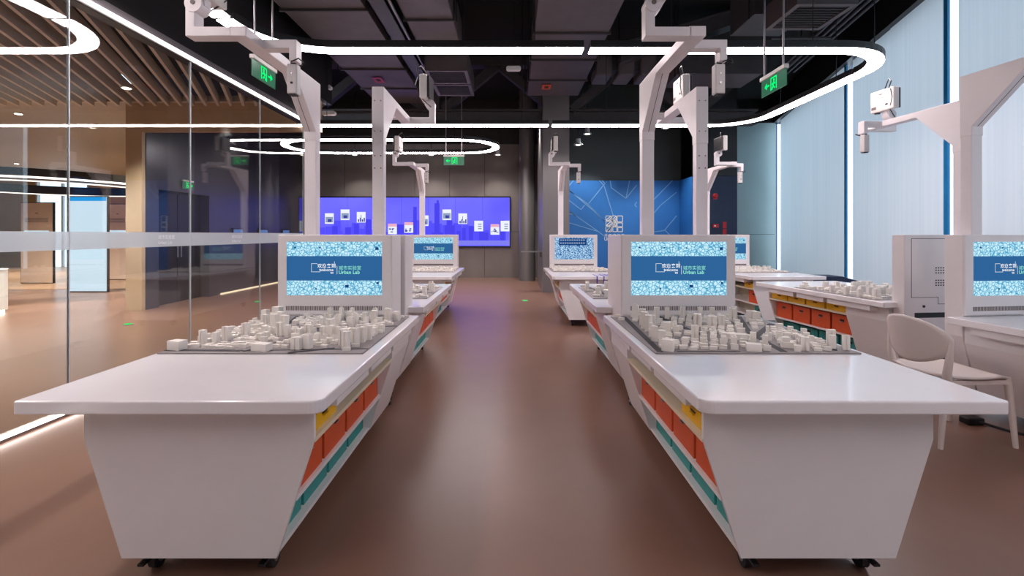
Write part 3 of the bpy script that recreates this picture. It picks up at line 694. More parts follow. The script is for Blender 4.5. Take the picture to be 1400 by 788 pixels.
def desk(label, loc, rotz, s, length=1.85, back=.02, tdx=0, post=-.2, style='welcome', bdx=0, detail=True, rear_panel=False, arm=True, shelf=True, side_dots=False, td=.30):
    t = thing('exhibition_desk', label, 'desk', loc, rotz, 'white exhibition desks with screen towers')
    yf = -length + .12
    MB().prism(rrect(-HW, -length, HW, back, (.012, .012, .05 if s < 0 else .012, .05 if s > 0 else .012)), TZ0, TZ1, 'z', 'top').build('tabletop', t, bevel=.006)
    P = [(x + bdx, z) for x, z in PROF]
    MB().prism(P, yf, yf + .02, 'y', 'desk').build('end_panel', t)
    MB().prism(P, -.5, -.012, 'y', 'desk').build('rear_cabinet', t)
    o = -s                                                                    # the closed side
    sp = [(o * .445 + bdx, .70), (o * .445 + bdx, .56), (o * .30 + bdx, .10), (o * .28 + bdx, .10), (o * .425 + bdx, .56), (o * .425 + bdx, .70)]
    MB().prism(sp, yf + .02, -.5, 'y', 'desk').build('side_panel', t)
    MB().box((bdx + .0, yf + .02, .118), (bdx + s * .03, -.5, .70), 'interior').build('shelf_back', t)
    for z, m in ((.56, 'interior'), (.33, 'desk')):
        MB().box((bdx + s * .03, yf + .02, z - .018), (bdx + s * (halfw(z) - .002), -.5, z), m).build('shelf', t)
    MB().box((bdx - .295, yf + .02, .10), (bdx + .295, -.5, .118), 'desk').build('bottom_board', t)
    for a, b in ((-1.60, -1.16), (-1.11, -.70), (-.65, -.12)):
        if a + (1.85 - length) * .8 < yf: a = yf + .06
        MB().box((s * .30, a, .645), (s * .53, b, .699), 'desk').build('tray', t, bevel=.004)
    # tower
    tw = [(-.4275, 1.354), (-.4275, .60), (-.30, .10), (.30, .10), (.4275, .60), (.4275, 1.354)]
    MB().prism([(x + tdx, z) for x, z in tw], .016, td, 'y', 'housing').build('tower', t, bevel=.006)
    bz_ = MB()
    for a, b, c, d in ((-.42, .76, -.3565, 1.348), (.3565, .76, .42, 1.348), (-.3565, 1.302, .3565, 1.348), (-.3565, .76, .3565, .902)): bz_.box((tdx + a, 0, b), (tdx + c, .016, d), 'housing')
    bz_.build('bezel', t)
    MB().box((tdx - .3565, .006, .902), (tdx + .3565, .016, 1.302), 'black').build('screen_back', t)
    screen_parts(t, tdx, style)
    vg = MB()
    for i in range(56 if detail else 1):
        w = .72 / 56
        if detail: vg.box((tdx - .36 + i * w, -.0015, .79), (tdx - .36 + i * w + .0075, 0, .822), 'grille')
        else: vg.box((tdx - .36, -.0015, .79), (tdx + .36, 0, .822), 'grille')
    tag(vg.build('vent_grille', t), 'row of narrow vent slots', kind='stuff')
    if rear_panel:
        ol = MB()
        pts = [(-.36, 1.32), (-.36, .80), (-.1, .80), (-.1, .74), (.36, .74), (.36, 1.32), (-.36, 1.32)]
        for p, q in zip(pts, pts[1:]):
            q = (-q[0] + tdx, q[1]); p = (-p[0] + tdx, p[1])
            ol.box((min(p[0], q[0]) - .0025, td, min(p[1], q[1]) - .0025), (max(p[0], q[0]) + .0025, td + .0012, max(p[1], q[1]) + .0025), 'grille')
        ol.build('access_panel_outline', t)
        hd = MB()
        for zc in (1.06, .95):
            for r_ in range(3):
                for c in range(14): hd.box((tdx + .12 - c * .024 - .006, td, zc - r_ * .022 - .005), (tdx + .12 - c * .024 + .006, td + .002, zc - r_ * .022 + .005), 'slot_dark')
        tag(hd.build('vent_holes', t), 'rows of small round vent holes', kind='stuff')
        MB().box((tdx + .33, td, .62), (tdx - .1, td + .004, .665), 'black').build('dark_slot', t)
        MB().cyl((tdx + .24, td, .72), (tdx + .24, td + .004, .72), .012, 'black').build('lock', t)
        h2 = MB()
        for r_ in range(14):
            for c in range(5): h2.box((tdx + .36 - c * .024 - r_ * .004, td, .56 - r_ * .024), (tdx + .372 - c * .024 - r_ * .004, td + .002, .57 - r_ * .024), 'slot_dark')
        for r_ in range(6):
            for c in range(14): h2.box((tdx + .30 - c * .024, td, .30 - r_ * .024), (tdx + .312 - c * .024, td + .002, .31 - r_ * .024), 'slot_dark')
        tag(h2.build('perforation', t), 'perforated lower panel', kind='stuff')
    if side_dots:
        h2 = MB()
        for r_ in range(3):
            for c in range(3): h2.box((tdx + s * .4275, .05 + c * .03, .66 - r_ * .025), (tdx + s * .4295, .062 + c * .03, .672 - r_ * .025), 'slot_dark')
        tag(h2.build('vent_holes', t), 'small group of vent holes', kind='stuff')
    # casters
    for x in (-.235, .235):
        for y in (yf + .08, td - .08):
            c = MB(); c.box((bdx + x - .035, y - .035, .092), (bdx + x + .035, y + .035, .0995), 'black_metal')
            c.prism([(y - .03, .092), (y + .03, .092), (y + .045, .05), (y + .02, .04)], bdx + x - .022, bdx + x - .016, 'x', 'black_metal')
            c.prism([(y - .03, .092), (y + .03, .092), (y + .045, .05), (y + .02, .04)], bdx + x + .016, bdx + x + .022, 'x', 'black_metal')
            c.box((bdx + x - .012, y - .07, .06), (bdx + x + .012, y - .02, .07), 'black_metal')
            cc = c.build('caster', t)
            MB().cyl((bdx + x - .014, y + .025, .038), (bdx + x + .014, y + .025, .038), .038, 'rubber', n=24).build('wheel', cc)
            MB().cyl((bdx + x - .0165, y + .025, .038), (bdx + x + .0165, y + .025, .038), .017, 'steel', n=16).build('hub', cc)
    # post and arm
    n_before = {c.name for c in t.children}
    pl, pr = post - .0465, post + .0465
    MB().box((pl, .205, 1.34), (pr, .285, 2.17), 'post').build('post', t, bevel=.004)
    ar = [(.29, 2.10), (.29, 2.565), (-.806, 2.565), (-.806, 2.506), (-.155, 2.506), (.20, 2.167), (.20, 2.10)]
    MB().prism(ar, pl - .002, pr + .002, 'x', 'post').build('arm', t, bevel=.004)
    a = (-.155, 2.506); b = (.20, 2.167); d = Vector((b[0] - a[0], b[1] - a[1])).normalized(); n = Vector((d.y, -d.x)) * .0015
    MB().prism([(a[0] + n.x, a[1] + n.y), (b[0] + n.x, b[1] + n.y), (b[0], b[1]), (a[0], a[1])], post - .002, post + .001, 'x', 'slot_dark').build('cable_slot', t)
    for zz in (1.9, 2.0, 2.2, 2.45):
        for x in (post - .025, post + .025): MB().cyl((x, .285, zz), (x, .2935, zz), .005, 'grille', n=8).build('bolt', t)
    cb = post - .30
    MB().prism([(cb - .003, 2.70), (cb - .003, 2.506), (pl + .01, 2.506), (pl + .01, 2.561), (cb + .052, 2.561), (cb + .052, 2.70)], -.806, -.72, 'y', 'post').build('projector_bar', t, bevel=.004)
    xr = post + .256
    MB().prism([(pr - .01, 2.508), (pr - .01, 2.563), (xr, 2.563), (xr, 2.43), (xr - .045, 2.43), (xr - .045, 2.508)], -.617, -.537, 'y', 'post').build('sensor_bar', t, bevel=.004)
    MB().cyl((cb + .045, -.812, 2.695), (cb + .045, -.722, 2.695), .05, 'post', n=28).build('tilt_joint', t)
    MB().cyl((cb + .045, -.815, 2.70), (cb + .045, -.811, 2.70), .014, 'grille', n=12).build('joint_screw', t)
    pj = MB().box((cb + .06, -.92, 2.735), (cb + .135, -.62, 2.975), 'projector').build('projector', t, bevel=.012)
    MB().box((cb + .035, -.91, 2.745), (cb + .061, -.63, 2.965), 'dark_plastic').build('projector_side', pj, bevel=.006)
    MB().cyl((cb + .10, -.86, 2.735), (cb + .10, -.86, 2.722), .028, 'lens', n=20).build('projector_lens', pj)
    MB().box((cb + .1345, -.80, 2.92), (cb + .137, -.76, 2.93), 'grille').box((cb + .1345, -.72, 2.79), (cb + .137, -.69, 2.806), 'slot_dark').box((cb + .1345, -.90, 2.77), (cb + .137, -.84, 2.80), 'grille').build('markings', pj)
    MB().box((cb + .035, -.79, 2.69), (cb + .10, -.73, 2.74), 'post').build('projector_mount', pj)
    cab = [(cb + .15, -.66, 2.96), (cb + .16, -.62, 3.03), (cb + .13, -.68, 3.07), (cb + .09, -.75, 3.03), (cb + .09, -.78, 2.97)]
    MB().tube(cab, .006, 'black', 6).build('cable', pj)
    MB().tube([(cb + .15, -.64, 2.95), (cb + .17, -.60, 2.85), (cb + .12, -.68, 2.74), (cb + .03, -.71, 2.66)], .005, 'black', 6).build('cable', pj)
    sn = MB().box((xr - .068, -.60, 2.235), (xr - .004, -.54, 2.42), 'sensor').build('depth_sensor', t, bevel=.008)
    MB().cyl((xr - .036, -.60, 2.30), (xr - .036, -.604, 2.30), .008, 'lens', n=12).cyl((xr - .036, -.60, 2.36), (xr - .036, -.604, 2.36), .005, 'lens', n=12).build('sensor_eye', sn)
    MB().box((xr - .058, -.594, 2.228), (xr - .014, -.546, 2.236), 'slot_dark').build('sensor_lens', sn)
    MB().box((xr - .05, -.585, 2.42), (xr - .02, -.555, 2.435), 'black').build('sensor_mount', sn)
    MB().tube([(xr - .03, -.62, 2.425), (xr + .02, -.63, 2.44), (xr + .04, -.60, 2.425), (xr + .01, -.575, 2.41)], .004, 'black', 6).build('cable', sn)
    if td < .3:
        for c in t.children:
            if c.name not in n_before: c.location.y = td - .30
    return t

# boxes stored in the shelves: one of each kind, copied
BOX = {}
def box_proto(color, d, w, h):
    th_ = .008; mb = MB(); tap = .012
    mb.box((-d, -w / 2, 0), (0, w / 2, th_), color)
    for a, b in (((-d, -w / 2, th_), (-d + th_, w / 2, h)), ((-th_, -w / 2, th_), (0, w / 2, h)), ((-d + th_, -w / 2, th_), (-th_, -w / 2 + th_, h)), ((-d + th_, w / 2 - th_, th_), (-th_, w / 2, h))): mb.box(a, b, color)
    me1 = mb.build('p', None).data
    rim = MB(); r = .005
    rim.box((-.001, -w / 2 - .002, h - .012), (r, w / 2 + .002, h), color)
    me2 = rim.build('p', None).data
    hl = MB().prism(rrect(-.028, h * .66, .028, h * .66 + .02, .009), .0, .004, 'x', 'slot').box((-.0, -.02, h * .66 - .008), (.012, .02, h * .66 - .003), 'steel' if color == 'orange' else color)
    me3 = hl.build('p', None).data
    for o in [o for o in COL.objects if o.name == 'p' or o.name.startswith('p.')]: bpy.data.objects.remove(o)
    me1.name = 'storage_box'; me2.name = 'rim'; me3.name = 'handle'
    BOX[color] = (me1, me2, me3)
box_proto('orange', .30, .275, .185); box_proto('yellow', .30, .275, .068); box_proto('teal', .20, .275, .15)
ORD = ('first', 'second', 'third', 'fourth')
def fill(t, s, bdx, length, where, rows):
    bpy.context.view_layer.update()
    M = t.matrix_world.copy(); yf = -length + .12 + .02; step = (-.5 - yf) / 4
    spec = {'yellow': (.42, .5605, 'yellow box on top shelf'), 'orange': (.356, .3305, 'orange box on middle shelf'), 'teal': (.262, .1185, 'teal box on bottom shelf')}
    for color, ks in rows.items():
        xf, z, what = spec[color]
        for k in ks:
            y = yf + step * (k + .5)
            p = M @ Vector((bdx + s * xf, y, z)); me = BOX[color]
            o = bpy.data.objects.new('storage_box', me[0]); COL.objects.link(o); o.location = p
            o.rotation_euler.z = t.rotation_euler.z + (0 if s > 0 else math.pi)
            if step < .278: o.scale.y = (step - .008) / .278
            tag(o, f'{what}, {ORD[k]} from open end, {where}', 'storage box', f'{color} storage boxes')
            for nm, q in (('rim', me[1]), ('handle', me[2])):
                c = bpy.data.objects.new(nm, q); COL.objects.link(c); c.parent = o

# ------------------------------------------------------------------ city models
def bproto(kind):
    mb = MB()
    def q(a, b, c, d, h, m='model'): mb.box((a, b, 0), (c, d, h), m)
    if kind == 'box': q(-.5, -.5, .5, .5, 1)
    if kind == 'slab': q(-.5, -.5, .5, .5, .85); mb.prism([(-.5, .85), (.5, .85), (.5, .86), (0, 1), (-.5, .86)], -.5, .5, 'x', 'model2')
    if kind == 'notch': mb.prism([(-.5, -.5), (-.1, -.5), (-.1, -.36), (.1, -.36), (.1, -.5), (.5, -.5), (.5, .5), (.1, .5), (.1, .36), (-.1, .36), (-.1, .5), (-.5, .5)], 0, 1, 'z', 'model')
    if kind == 'step': q(-.5, -.5, .5, .5, .55); q(-.4, -.4, .15, .4, 1)
    if kind == 'ell': mb.prism([(-.5, -.5), (.5, -.5), (.5, -.1), (-.1, -.1), (-.1, .5), (-.5, .5)], 0, 1, 'z', 'model')
    if kind == 'cap': q(-.5, -.5, .5, .5, .93); q(-.25, -.25, .25, .25, 1, 'model2')
    if kind == 'round': mb.prism([(.5 * math.cos(R(a)), .5 * math.sin(R(a))) for a in range(0, 360, 30)], 0, 1, 'z', 'model')
    o = mb.build('building'); me = o.data; bpy.data.objects.remove(o); return me
BP = {k: bproto(k) for k in ('box', 'slab', 'notch', 'step', 'ell', 'cap', 'round')}
def city(label, loc, rotz, seed, w=1.04, d=1.1, cell=.058, roads=(), towers=(), single=True, rot=-12):
    t = thing('city_model', label, 'city model', loc, rotz, 'white city models on the desks')
    MB().box((-w / 2, 0, 0), (w / 2, d, .006), 'plate').build('base_plate', t)
    rm = MB()
    def seg(p, q, wd):
        a, b = Vector(p), Vector(q); dd = (b - a).normalized(); n = Vector((-dd.y, dd.x)) * wd / 2
        rm.prism([tuple(a + n), tuple(b + n), tuple(b - n), tuple(a - n)], .006, .0075, 'z', 'road')
    for p, q, wd in roads: seg(p, q, wd)
    if roads: tag(rm.build('roads', t), 'dark grey roads', kind='stuff')
    rnd = random.Random(seed); placed = []
    joined = MB()
    def put(x, y, sx, sy, h, ang, k):
        placed.append((x, y, max(sx, sy) * .5))
        if single:
            o = bpy.data.objects.new('building', BP[k]); COL.objects.link(o); o.parent = t
            o.location = (x, y, .006); o.scale = (sx, sy, h); o.rotation_euler.z = ang
        else:
            MM = Matrix.Translation((x, y, .006)) @ Matrix.Rotation(ang, 4, 'Z') @ Matrix.Diagonal((sx, sy, h, 1))
            joined.box((-.5, -.5, 0), (.5, .5, 1), 'model', M=MM)
    def droad(x, y):
        best = 9
        for p, q, wd in roads:
            a, b, c = Vector(p), Vector(q), Vector((x, y)); ab = b - a; u = max(0, min(1, (c - a).dot(ab) / ab.dot(ab)))
            best = min(best, (a + ab * u - c).length - wd / 2)
        return best
    for x, y, sx, sy, h, k in towers: put(x, y, sx * (.8 if h > .055 else 1), sy * (.8 if h > .055 else 1), h * 1.06, R(rot) + rnd.uniform(-.1, .1), k)
    nt = len(placed)
    an = R(rot); ca, sa = math.cos(an), math.sin(an); N = int(1.2 / cell)
    zones = [(rnd.uniform(-w / 2, w / 2), rnd.uniform(0, d), rnd.choice((0, 0, 0, 0, 1, 2))) for _ in range(16)]
    for i in range(-N, N):
        for j in range(-N, N):
            u, v = i * cell * 1.05, j * cell * .92
            x, y = u * ca - v * sa, d / 2 + u * sa + v * ca
            x += rnd.uniform(-.006, .006); y += rnd.uniform(-.006, .006)
            if abs(x) > w / 2 - .04 or y < .035 or y > d - .03: continue
            if droad(x, y) < .024: continue
            if any((x - a) ** 2 + (y - b) ** 2 < (r + .024) ** 2 for a, b, r in placed[:nt]): continue
            z = min(zones, key=lambda q: (q[0] - x) ** 2 + (q[1] - y) ** 2)[2]; r = rnd.random()
            if r < .07: continue
            if z == 0:
                if r < .85: put(x, y, cell * rnd.uniform(.72, .86), cell * rnd.uniform(.42, .55), rnd.uniform(.013, .022), an + R(rnd.choice((0, 0, 25))), 'slab')
                else: put(x, y, cell * .62, cell * .6, rnd.uniform(.025, .045), an, 'box')
            elif z == 1:
                if r < .45: put(x, y, cell * rnd.uniform(.5, .62), cell * rnd.uniform(.5, .62), rnd.uniform(.05, .085), an, rnd.choice(('notch', 'cap', 'box', 'notch')))
                else: put(x, y, cell * .76, cell * .5, rnd.uniform(.015, .03), an, rnd.choice(('box', 'slab', 'ell')))
            else:
                put(x, y, cell * rnd.uniform(.6, .8), cell * rnd.uniform(.55, .75), rnd.uniform(.02, .045), an, rnd.choice(('step', 'ell', 'box', 'step')))
    if not single: tag(joined.build('buildings', t), 'many tiny white model buildings', kind='stuff')
    return t

# --- left row
L1 = desk('white desk nearest at the left of the aisle, its lit screen facing the viewer', (-1.25, 3.6, 0), 0, 1, tdx=-.07, post=-.335, bdx=.04, side_dots=True)
fill(L1, 1, .04, 1.85, 'near left desk', {'yellow': (0,), 'orange': (0, 1, 2, 3), 'teal': (0, 1, 2, 3)})
L1r = desk('white desk backing onto the near left desk, seen from behind its tower', (-1.29, 4.23, 0), R(180), -1, length=1.70, back=.2, post=-.20)
fill(L1r, -1, 0, 1.70, 'desk behind the near left screen', {'yellow': (0, 1, 2, 3), 'orange': (0, 1, 2, 3), 'teal': (0, 1, 2, 3)})
L2 = desk('small looking far white desk at the left of the aisle before the video wall', (-1.42, 8.81, 0), 0, 1, post=-.25, detail=False)
fill(L2, 1, 0, 1.85, 'far left desk', {'yellow': (0, 1), 'orange': (0, 1, 2), 'teal': (0, 1, 2)})
# --- right row
R1 = desk('white desk nearest at the right of the aisle, its lit screen facing the viewer', (1.25, 3.6, 0), 0, -1, post=-.17, bdx=-.06)
fill(R1, -1, -.06, 1.85, 'near right desk', {'yellow': (0,), 'orange': (0, 1, 2, 3), 'teal': (0, 1, 2, 3)})
R1r = desk('white desk backing onto the near right desk, seen from behind its tower', (1.27, 4.23, 0), R(180), 1, length=1.70, back=.2, post=-.29)
fill(R1r, 1, 0, 1.70, 'desk behind the near right screen', {'yellow': (0, 1, 2, 3), 'orange': (0, 1, 2, 3), 'teal': (0, 1, 2, 3)})
R2 = desk('far white desk before the blue wall with a map on its screen', (1.15, 8.83, 0), 0, -1, post=-.22, style='map', detail=False)
fill(R2, -1, 0, 1.85, 'far desk before the blue wall', {'yellow': (0, 1), 'orange': (0, 1, 2), 'teal': (0, 1, 2)})
# --- window row
C1 = desk('white desk cut by the right edge of the photo, beside the white chair', (3.76, 3.6, 0), R(6.8), -1, post=-.26, td=.15)
fill(C1, -1, 0, 1.85, 'desk at the right edge', {'yellow': (2, 3), 'orange': (2, 3), 'teal': (3,)})
C1r = desk('white desk near the window with its plain tower back turned to the viewer', (3.87, 4.42, 0), R(186), 1, post=-.2, rear_panel=True, back=.06, td=.13)
fill(C1r, 1, 0, 1.85, 'desk in front of the window', {'yellow': (0, 1, 2, 3), 'orange': (0, 1, 2, 3), 'teal': (0, 1, 2, 3)})
D1 = desk('far white desk in the window corner, half hidden behind the near right screen', (3.93, 8.8, 0), R(2), -1, post=-.27, detail=False)
fill(D1, -1, 0, 1.85, 'far desk in the window corner', {'yellow': (0,), 'orange': (0,), 'teal': (0,)})

RD_L = [((-.52, .06), (-.12, .045), .03), ((-.12, .045), (.52, .09), .012), ((-.1, .03), (.1, .62), .02), ((.1, .62), (.52, .72), .02), ((-.3, .35), (.1, .62), .016), ((.14, .0), (.34, .1), .026), ((-.2, .7), (.1, .62), .03), ((-.2, .7), (-.3, 1.1), .022), ((.1, .62), (.15, 1.1), .014)]
TW_L = [(-.47, .075, .075, .055, .045, 'box'), (-.41, .19, .035, .035, .075, 'notch'), (-.345, .20, .035, .035, .062, 'box'), (-.34, .29, .05, .035, .075, 'notch'), (-.275, .37, .045, .04, .08, 'notch'),
        (-.16, .6, .05, .05, .085, 'notch'), (-.23, .62, .05, .05, .09, 'box'), (-.25, .74, .06, .05, .085, 'notch'), (-.31, .66, .05, .04, .08, 'notch'), (-.02, .055, .09, .05, .035, 'box'),
        (.15, .08, .06, .045, .06, 'notch'), (.20, .10, .045, .045, .075, 'cap'), (.1, .35, .05, .045, .075, 'notch'), (.06, .31, .045, .045, .06, 'notch'), (.17, .5, .05, .05, .08, 'notch'),
        (-.36, .93, .07, .06, .09, 'box'), (-.43, .9, .05, .05, .075, 'box'), (-.02, 1.0, .035, .035, .08, 'cap'), (.06, 1.0, .035, .035, .08, 'cap'), (.14, .99, .035, .035, .075, 'round'), (.3, 1.0, .035, .035, .075, 'cap'), (.38, 1.02, .04, .035, .07, 'round'),
        (.33, .87, .045, .04, .075, 'box'), (.42, .9, .06, .04, .08, 'notch'), (.47, .93, .05, .04, .06, 'box'), (.36, .16, .04, .035, .085, 'notch'), (.40, .1, .045, .04, .085, 'notch'), (.42, .19, .04, .035, .085, 'notch'), (.44, .25, .04, .035, .08, 'notch'), (.46, .31, .035, .03, .075, 'notch'),
        (-.1, .42, .045, .04, .075, 'notch'), (-.2, .45, .05, .04, .05, 'step')]
city('square white city model in front of the near left screen', (-1.27, 2.44, .7505), 0, 3, roads=RD_L, towers=TW_L, cell=.049)
RD_R = [((-.43, 1.08), (-.49, .02), .032), ((-.40, .03), (-.08, .025), .014), ((-.12, .45), (-.18, 1.1), .04), ((.14, .02), (.2, .5), .035), ((.2, .5), (.42, 1.1), .03), ((.19, .4), (.5, .8), .04), ((-.38, .3), (-.1, .45), .012), ((.42, .05), (.5, .18), .02)]
TW_R = [(-.44, .055, .06, .05, .055, 'box'), (-.435, .17, .045, .04, .075, 'notch'), (-.44, .28, .045, .05, .08, 'ell'), (-.42, .4, .05, .05, .075, 'step'), (-.40, .55, .05, .05, .095, 'notch'), (-.40, .64, .05, .05, .1, 'notch'), (-.38, .76, .05, .05, .1, 'box'), (-.37, .98, .05, .045, .1, 'cap'),
        (-.33, .7, .04, .04, .07, 'box'), (-.3, .5, .05, .05, .06, 'notch'), (-.2, .32, .05, .05, .075, 'notch'), (-.24, .52, .045, .05, .065, 'step'), (-.22, .98, .045, .045, .08, 'notch'), (-.14, 1.0, .04, .04, .08, 'cap'), (-.03, .72, .06, .06, .075, 'notch'), (.05, .68, .07, .055, .07, 'notch'),
        (-.03, 1.0, .045, .045, .08, 'notch'), (.1, 1.01, .04, .04, .08, 'cap'), (.18, 1.0, .045, .04, .075, 'notch'), (.12, .7, .045, .05, .07, 'notch'), (.03, .33, .14, .06, .03, 'round'), (.14, .47, .045, .05, .06, 'step'), (.21, .3, .04, .045, .075, 'step'), (.0, .05, .07, .05, .035, 'box'),
        (.28, .9, .05, .05, .085, 'notch'), (.34, 1.0, .045, .05, .08, 'notch'), (.40, .88, .08, .06, .07, 'notch'), (.22, .13, .06, .05, .05, 'step'), (.27, .06, .05, .04, .065, 'notch'), (.44, .1, .035, .035, .065, 'box'), (.465, .15, .05, .035, .085, 'notch'), (.49, .07, .04, .03, .07, 'notch')]
city('square white city model with wide dark roads before the near right screen', (1.25, 2.44, .7505), 0, 8, roads=RD_R, towers=TW_R, cell=.047, rot=-22)
city('white city model on the desk behind the near left screen', (-1.29, 5.55, .7505), R(180), 5, w=1.0, d=1.02, cell=.085, roads=[((-.4, 0), (-.3, 1), .03), ((-.5, .6), (.5, .5), .03)], towers=[(x, y, .05, .05, .075, 'notch') for x, y in ((-.4, .2), (-.45, .4), (-.42, .7), (-.2, .3), (.1, .5), (.3, .8), (.4, .3))])
city('white city model on the desk behind the near right screen', (1.27, 5.55, .7505), R(180), 6, w=1.0, d=1.02, cell=.085, roads=[((.4, 0), (.3, 1), .03), ((-.5, .6), (.5, .5), .03)], towers=[(x, y, .05, .05, .075, 'notch') for x, y in ((.42, .15), (.45, .35), (.36, .55), (.2, .3), (-.1, .5), (.3, .85), (.42, .8))])
Mc = C1r.matrix_basis
pc = Matrix.Translation((3.87, 4.42, 0)) @ Matrix.Rotation(R(186), 4, 'Z') @ Vector((0.02, -1.15, .7505))
city('white city model on the desk in front of the window', pc, R(186), 7, w=1.0, d=1.08, cell=.08, roads=[((.1, 0), (.3, 1), .03)], towers=[(.44, .08, .09, .07, .06, 'step'), (.45, .5, .05, .05, .07, 'notch'), (.46, .7, .05, .05, .075, 'notch'), (.45, .85, .05, .05, .07, 'cap'), (.3, .8, .05, .05, .08, 'notch'), (.38, .95, .05, .05, .08, 'notch'), (.2, .6, .05, .05, .07, 'box')])
city('white city model on the far left desk', (-1.42, 7.75, .7505), 0, 9, w=1.0, d=.98, cell=.07, single=False)
city('white city model on the far desk before the blue wall', (1.17, 7.8, .7505), 0, 10, w=1.0, d=.95, cell=.07, single=False)
city('white city model on the far desk in the window corner', (3.97, 7.65, .7505), R(2), 12, w=1.0, d=1.0, cell=.07, single=False)
for i, x in enumerate((1.27, 1.37, 1.44, 1.49, 1.55, 1.64)):
    t = thing('lanyard', f'purple ribbon hanging off the far desk before the blue wall, {("leftmost", "second from left", "third from left", "fourth from left", "fifth from left", "rightmost")[i]}', 'ribbon', (x - .03, 6.98, 0), group='purple ribbons')
    MB().box((-.008, -.006, .64), (.008, -.002, .752), 'purple').build('hanging_end', t)
    MB().box((-.008, -.006, .7505), (.008, .35, .7535), 'purple').build('flat_end', t)

# ------------------------------------------------------------------ white chair
def chair(loc, rotz, label):
    t = thing('shell_chair', label, 'chair', loc, rotz)
    # local: faces +x
    n = 14; vs = []; fs = []
    for i in range(n + 1):
        for j in range(n + 1):
            u, v = -1 + 2 * i / n, -1 + 2 * j / n
            x = u * math.sqrt(1 - v * v / 2); y = v * math.sqrt(1 - u * u / 2); x = .6 * u + .4 * x; y = .6 * v + .4 * y
            z = .44 + .012 * (u * u + v * v) - (.02 * max(0, u - .7) / .3)
            vs.append((x * .24, y * .23, z))
    m = len(vs); vs += [(x, y, z - .018) for x, y, z in vs]
    for i in range(n):
        for j in range(n):
            a = i * (n + 1) + j; b = a + n + 1
            fs += [(a, b, b + 1, a + 1), (m + a, m + a + 1, m + b + 1, m + b)]
    for k in range(n):
        for a, b in ((k, k + 1), (n * (n + 1) + k + 1, n * (n + 1) + k)): fs.append((a, b, m + b, m + a))
        for a, b in (((k + 1) * (n + 1), k * (n + 1)), (k * (n + 1) + n, (k + 1) * (n + 1) + n)): fs.append((a, b, m + b, m + a))
    MB().add(vs, fs, 'chair', True).build('seat', t)
    # oval shell back
    vs = []; fs = []; N, Kk = 40, 8
    def bp(r, a, off):
        yy = .25 * r * math.cos(a); zz = .155 * r * math.sin(a) + .018 * r * math.cos(2 * a) * .3
        x = -.285 + .28 * (yy * yy) / .0625 * .35 - .16 * (zz) - off
        return (x, yy, .665 + zz)
    for off in (0, .014):
        vs.append(bp(0, 0, off))
        for k in range(1, Kk + 1):
            for i in range(N): vs.append(bp(k / Kk, 2 * math.pi * i / N, off))
    B = 1 + Kk * N
    for o_, fl in ((0, False), (B, True)):
        for i in range(N):
            f = (o_, o_ + 1 + i, o_ + 1 + (i + 1) % N); fs.append(f[::-1] if fl else f)
            for k in range(Kk - 1):
                a = o_ + 1 + k * N; f = (a + i, a + N + i, a + N + (i + 1) % N, a + (i + 1) % N); fs.append(f[::-1] if fl else f)
    a = 1 + (Kk - 1) * N
    for i in range(N): fs.append((a + i, B + a + i, B + a + (i + 1) % N, a + (i + 1) % N))
    MB().add(vs, fs, 'chair', True).build('backrest', t)
    for sg in (-1, 1):
        MB().tube([(-.19, sg * .20, .43), (-.205, sg * .212, .47), (-.205, sg * .222, .53), (-.2, sg * .232, .62), (-.2, sg * .236, .68)], [.026, .024, .022, .018, .012], 'chair', 10).build('back_support', t)
        MB().tube([(.205, sg * .19, .436), (.215, sg * .2, .38), (.235, sg * .225, 0.0)], [.026, .022, .014], 'chair', 10).build('leg', t)
        MB().tube([(-.19, sg * .19, .436), (-.205, sg * .2, .38), (-.26, sg * .225, 0.0)], [.026, .022, .014], 'chair', 10).build('leg', t)
        MB().box((-.19, sg * .205 - .01, .40), (.2, sg * .205 + .01, .428), 'chair').build('seat_rail', t)
    MB().box((.19, -.2, .40), (.21, .2, .428), 'chair').build('seat_rail', t)
chair((2.96, 3.28, 0), R(2), 'white plastic shell chair pulled up to the desk at the right edge')

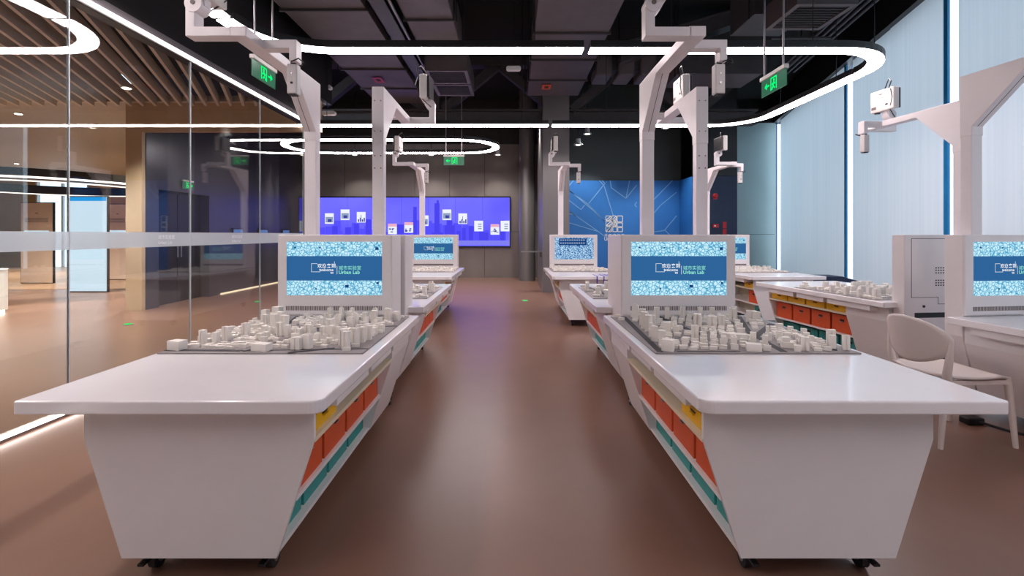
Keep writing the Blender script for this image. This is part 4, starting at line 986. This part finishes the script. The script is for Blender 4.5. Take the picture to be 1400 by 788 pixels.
# ------------------------------------------------------------------ small things
t = thing('window_seat', 'dark navy blue low seat in front of the window blinds', 'bench', (5.98, 9.1, 0), R(-3))
MB().prism([(-.42, .0), (.42, .0), (.42, .50), (.12, .585), (-.42, .585)], -.22, .22, 'y', 'navy').build('seat_block', t, bevel=.01)
MB().box((-.40, -.225, .03), (.40, -.22, .46), 'navy').build('front_cover', t)
t = thing('fire_alarm', 'small red fire alarm bell on the navy wall', 'fire alarm', (bx(978) * 12.5 / 13.5, 12.5, CAM_H + (321 - 268) / 660 * 12.5))
MB().cyl((0, 0, 0), (0, -.05, 0), .07, 'red', .05).build('bell', t); MB().box((-.05, -.01, -.09), (.05, 0, .0), 'red').build('base', t)
t = thing('fire_alarm', 'red call point box on the navy wall below the bell', 'fire alarm', ((978 - 699) / 660 * 12.5, 12.5, CAM_H + (321 - 309) / 660 * 12.5))
MB().box((-.07, -.05, -.045), (.07, 0, .045), 'red').build('case', t); MB().cyl((-.03, -.05, 0), (-.03, -.055, 0), .02, 'white_paint').build('button', t)
t = thing('extinguisher_sign', 'tall narrow red sign on the navy wall', 'sign', ((990.5 - 699) / 660 * 12.5, 12.5, CAM_H + (321 - 312) / 660 * 12.5))
MB().box((-.045, -.012, .0), (.045, 0, .16), 'red').build('upper_plate', t); MB().box((-.045, -.012, -.20), (.045, 0, -.02), 'red').build('lower_plate', t)
t = thing('wall_shelf', 'small grey metal shelf fixed beside the square column', 'shelf', (.55, 11.8, .93))
MB().box((-.32, -.2, 0), (.2, .12, .02), 'column').build('board', t); MB().box((.14, -.05, -.12), (.2, .05, 0), 'column').build('bracket', t)
t = thing('power_cable', 'black power cable with plug on the floor under the desk at the right edge', 'cable', (3.3, 3.1, 0))
MB().tube([(.0, .35, .03), (.1, .2, .012), (.25, .0, .012), (.4, -.1, .012), (.55, -.3, .012), (.6, -.6, .012)], .009, 'black', 8).build('cord', t)
MB().box((-.06, .32, .0), (.06, .40, .05), 'black').build('plug', t, bevel=.01)
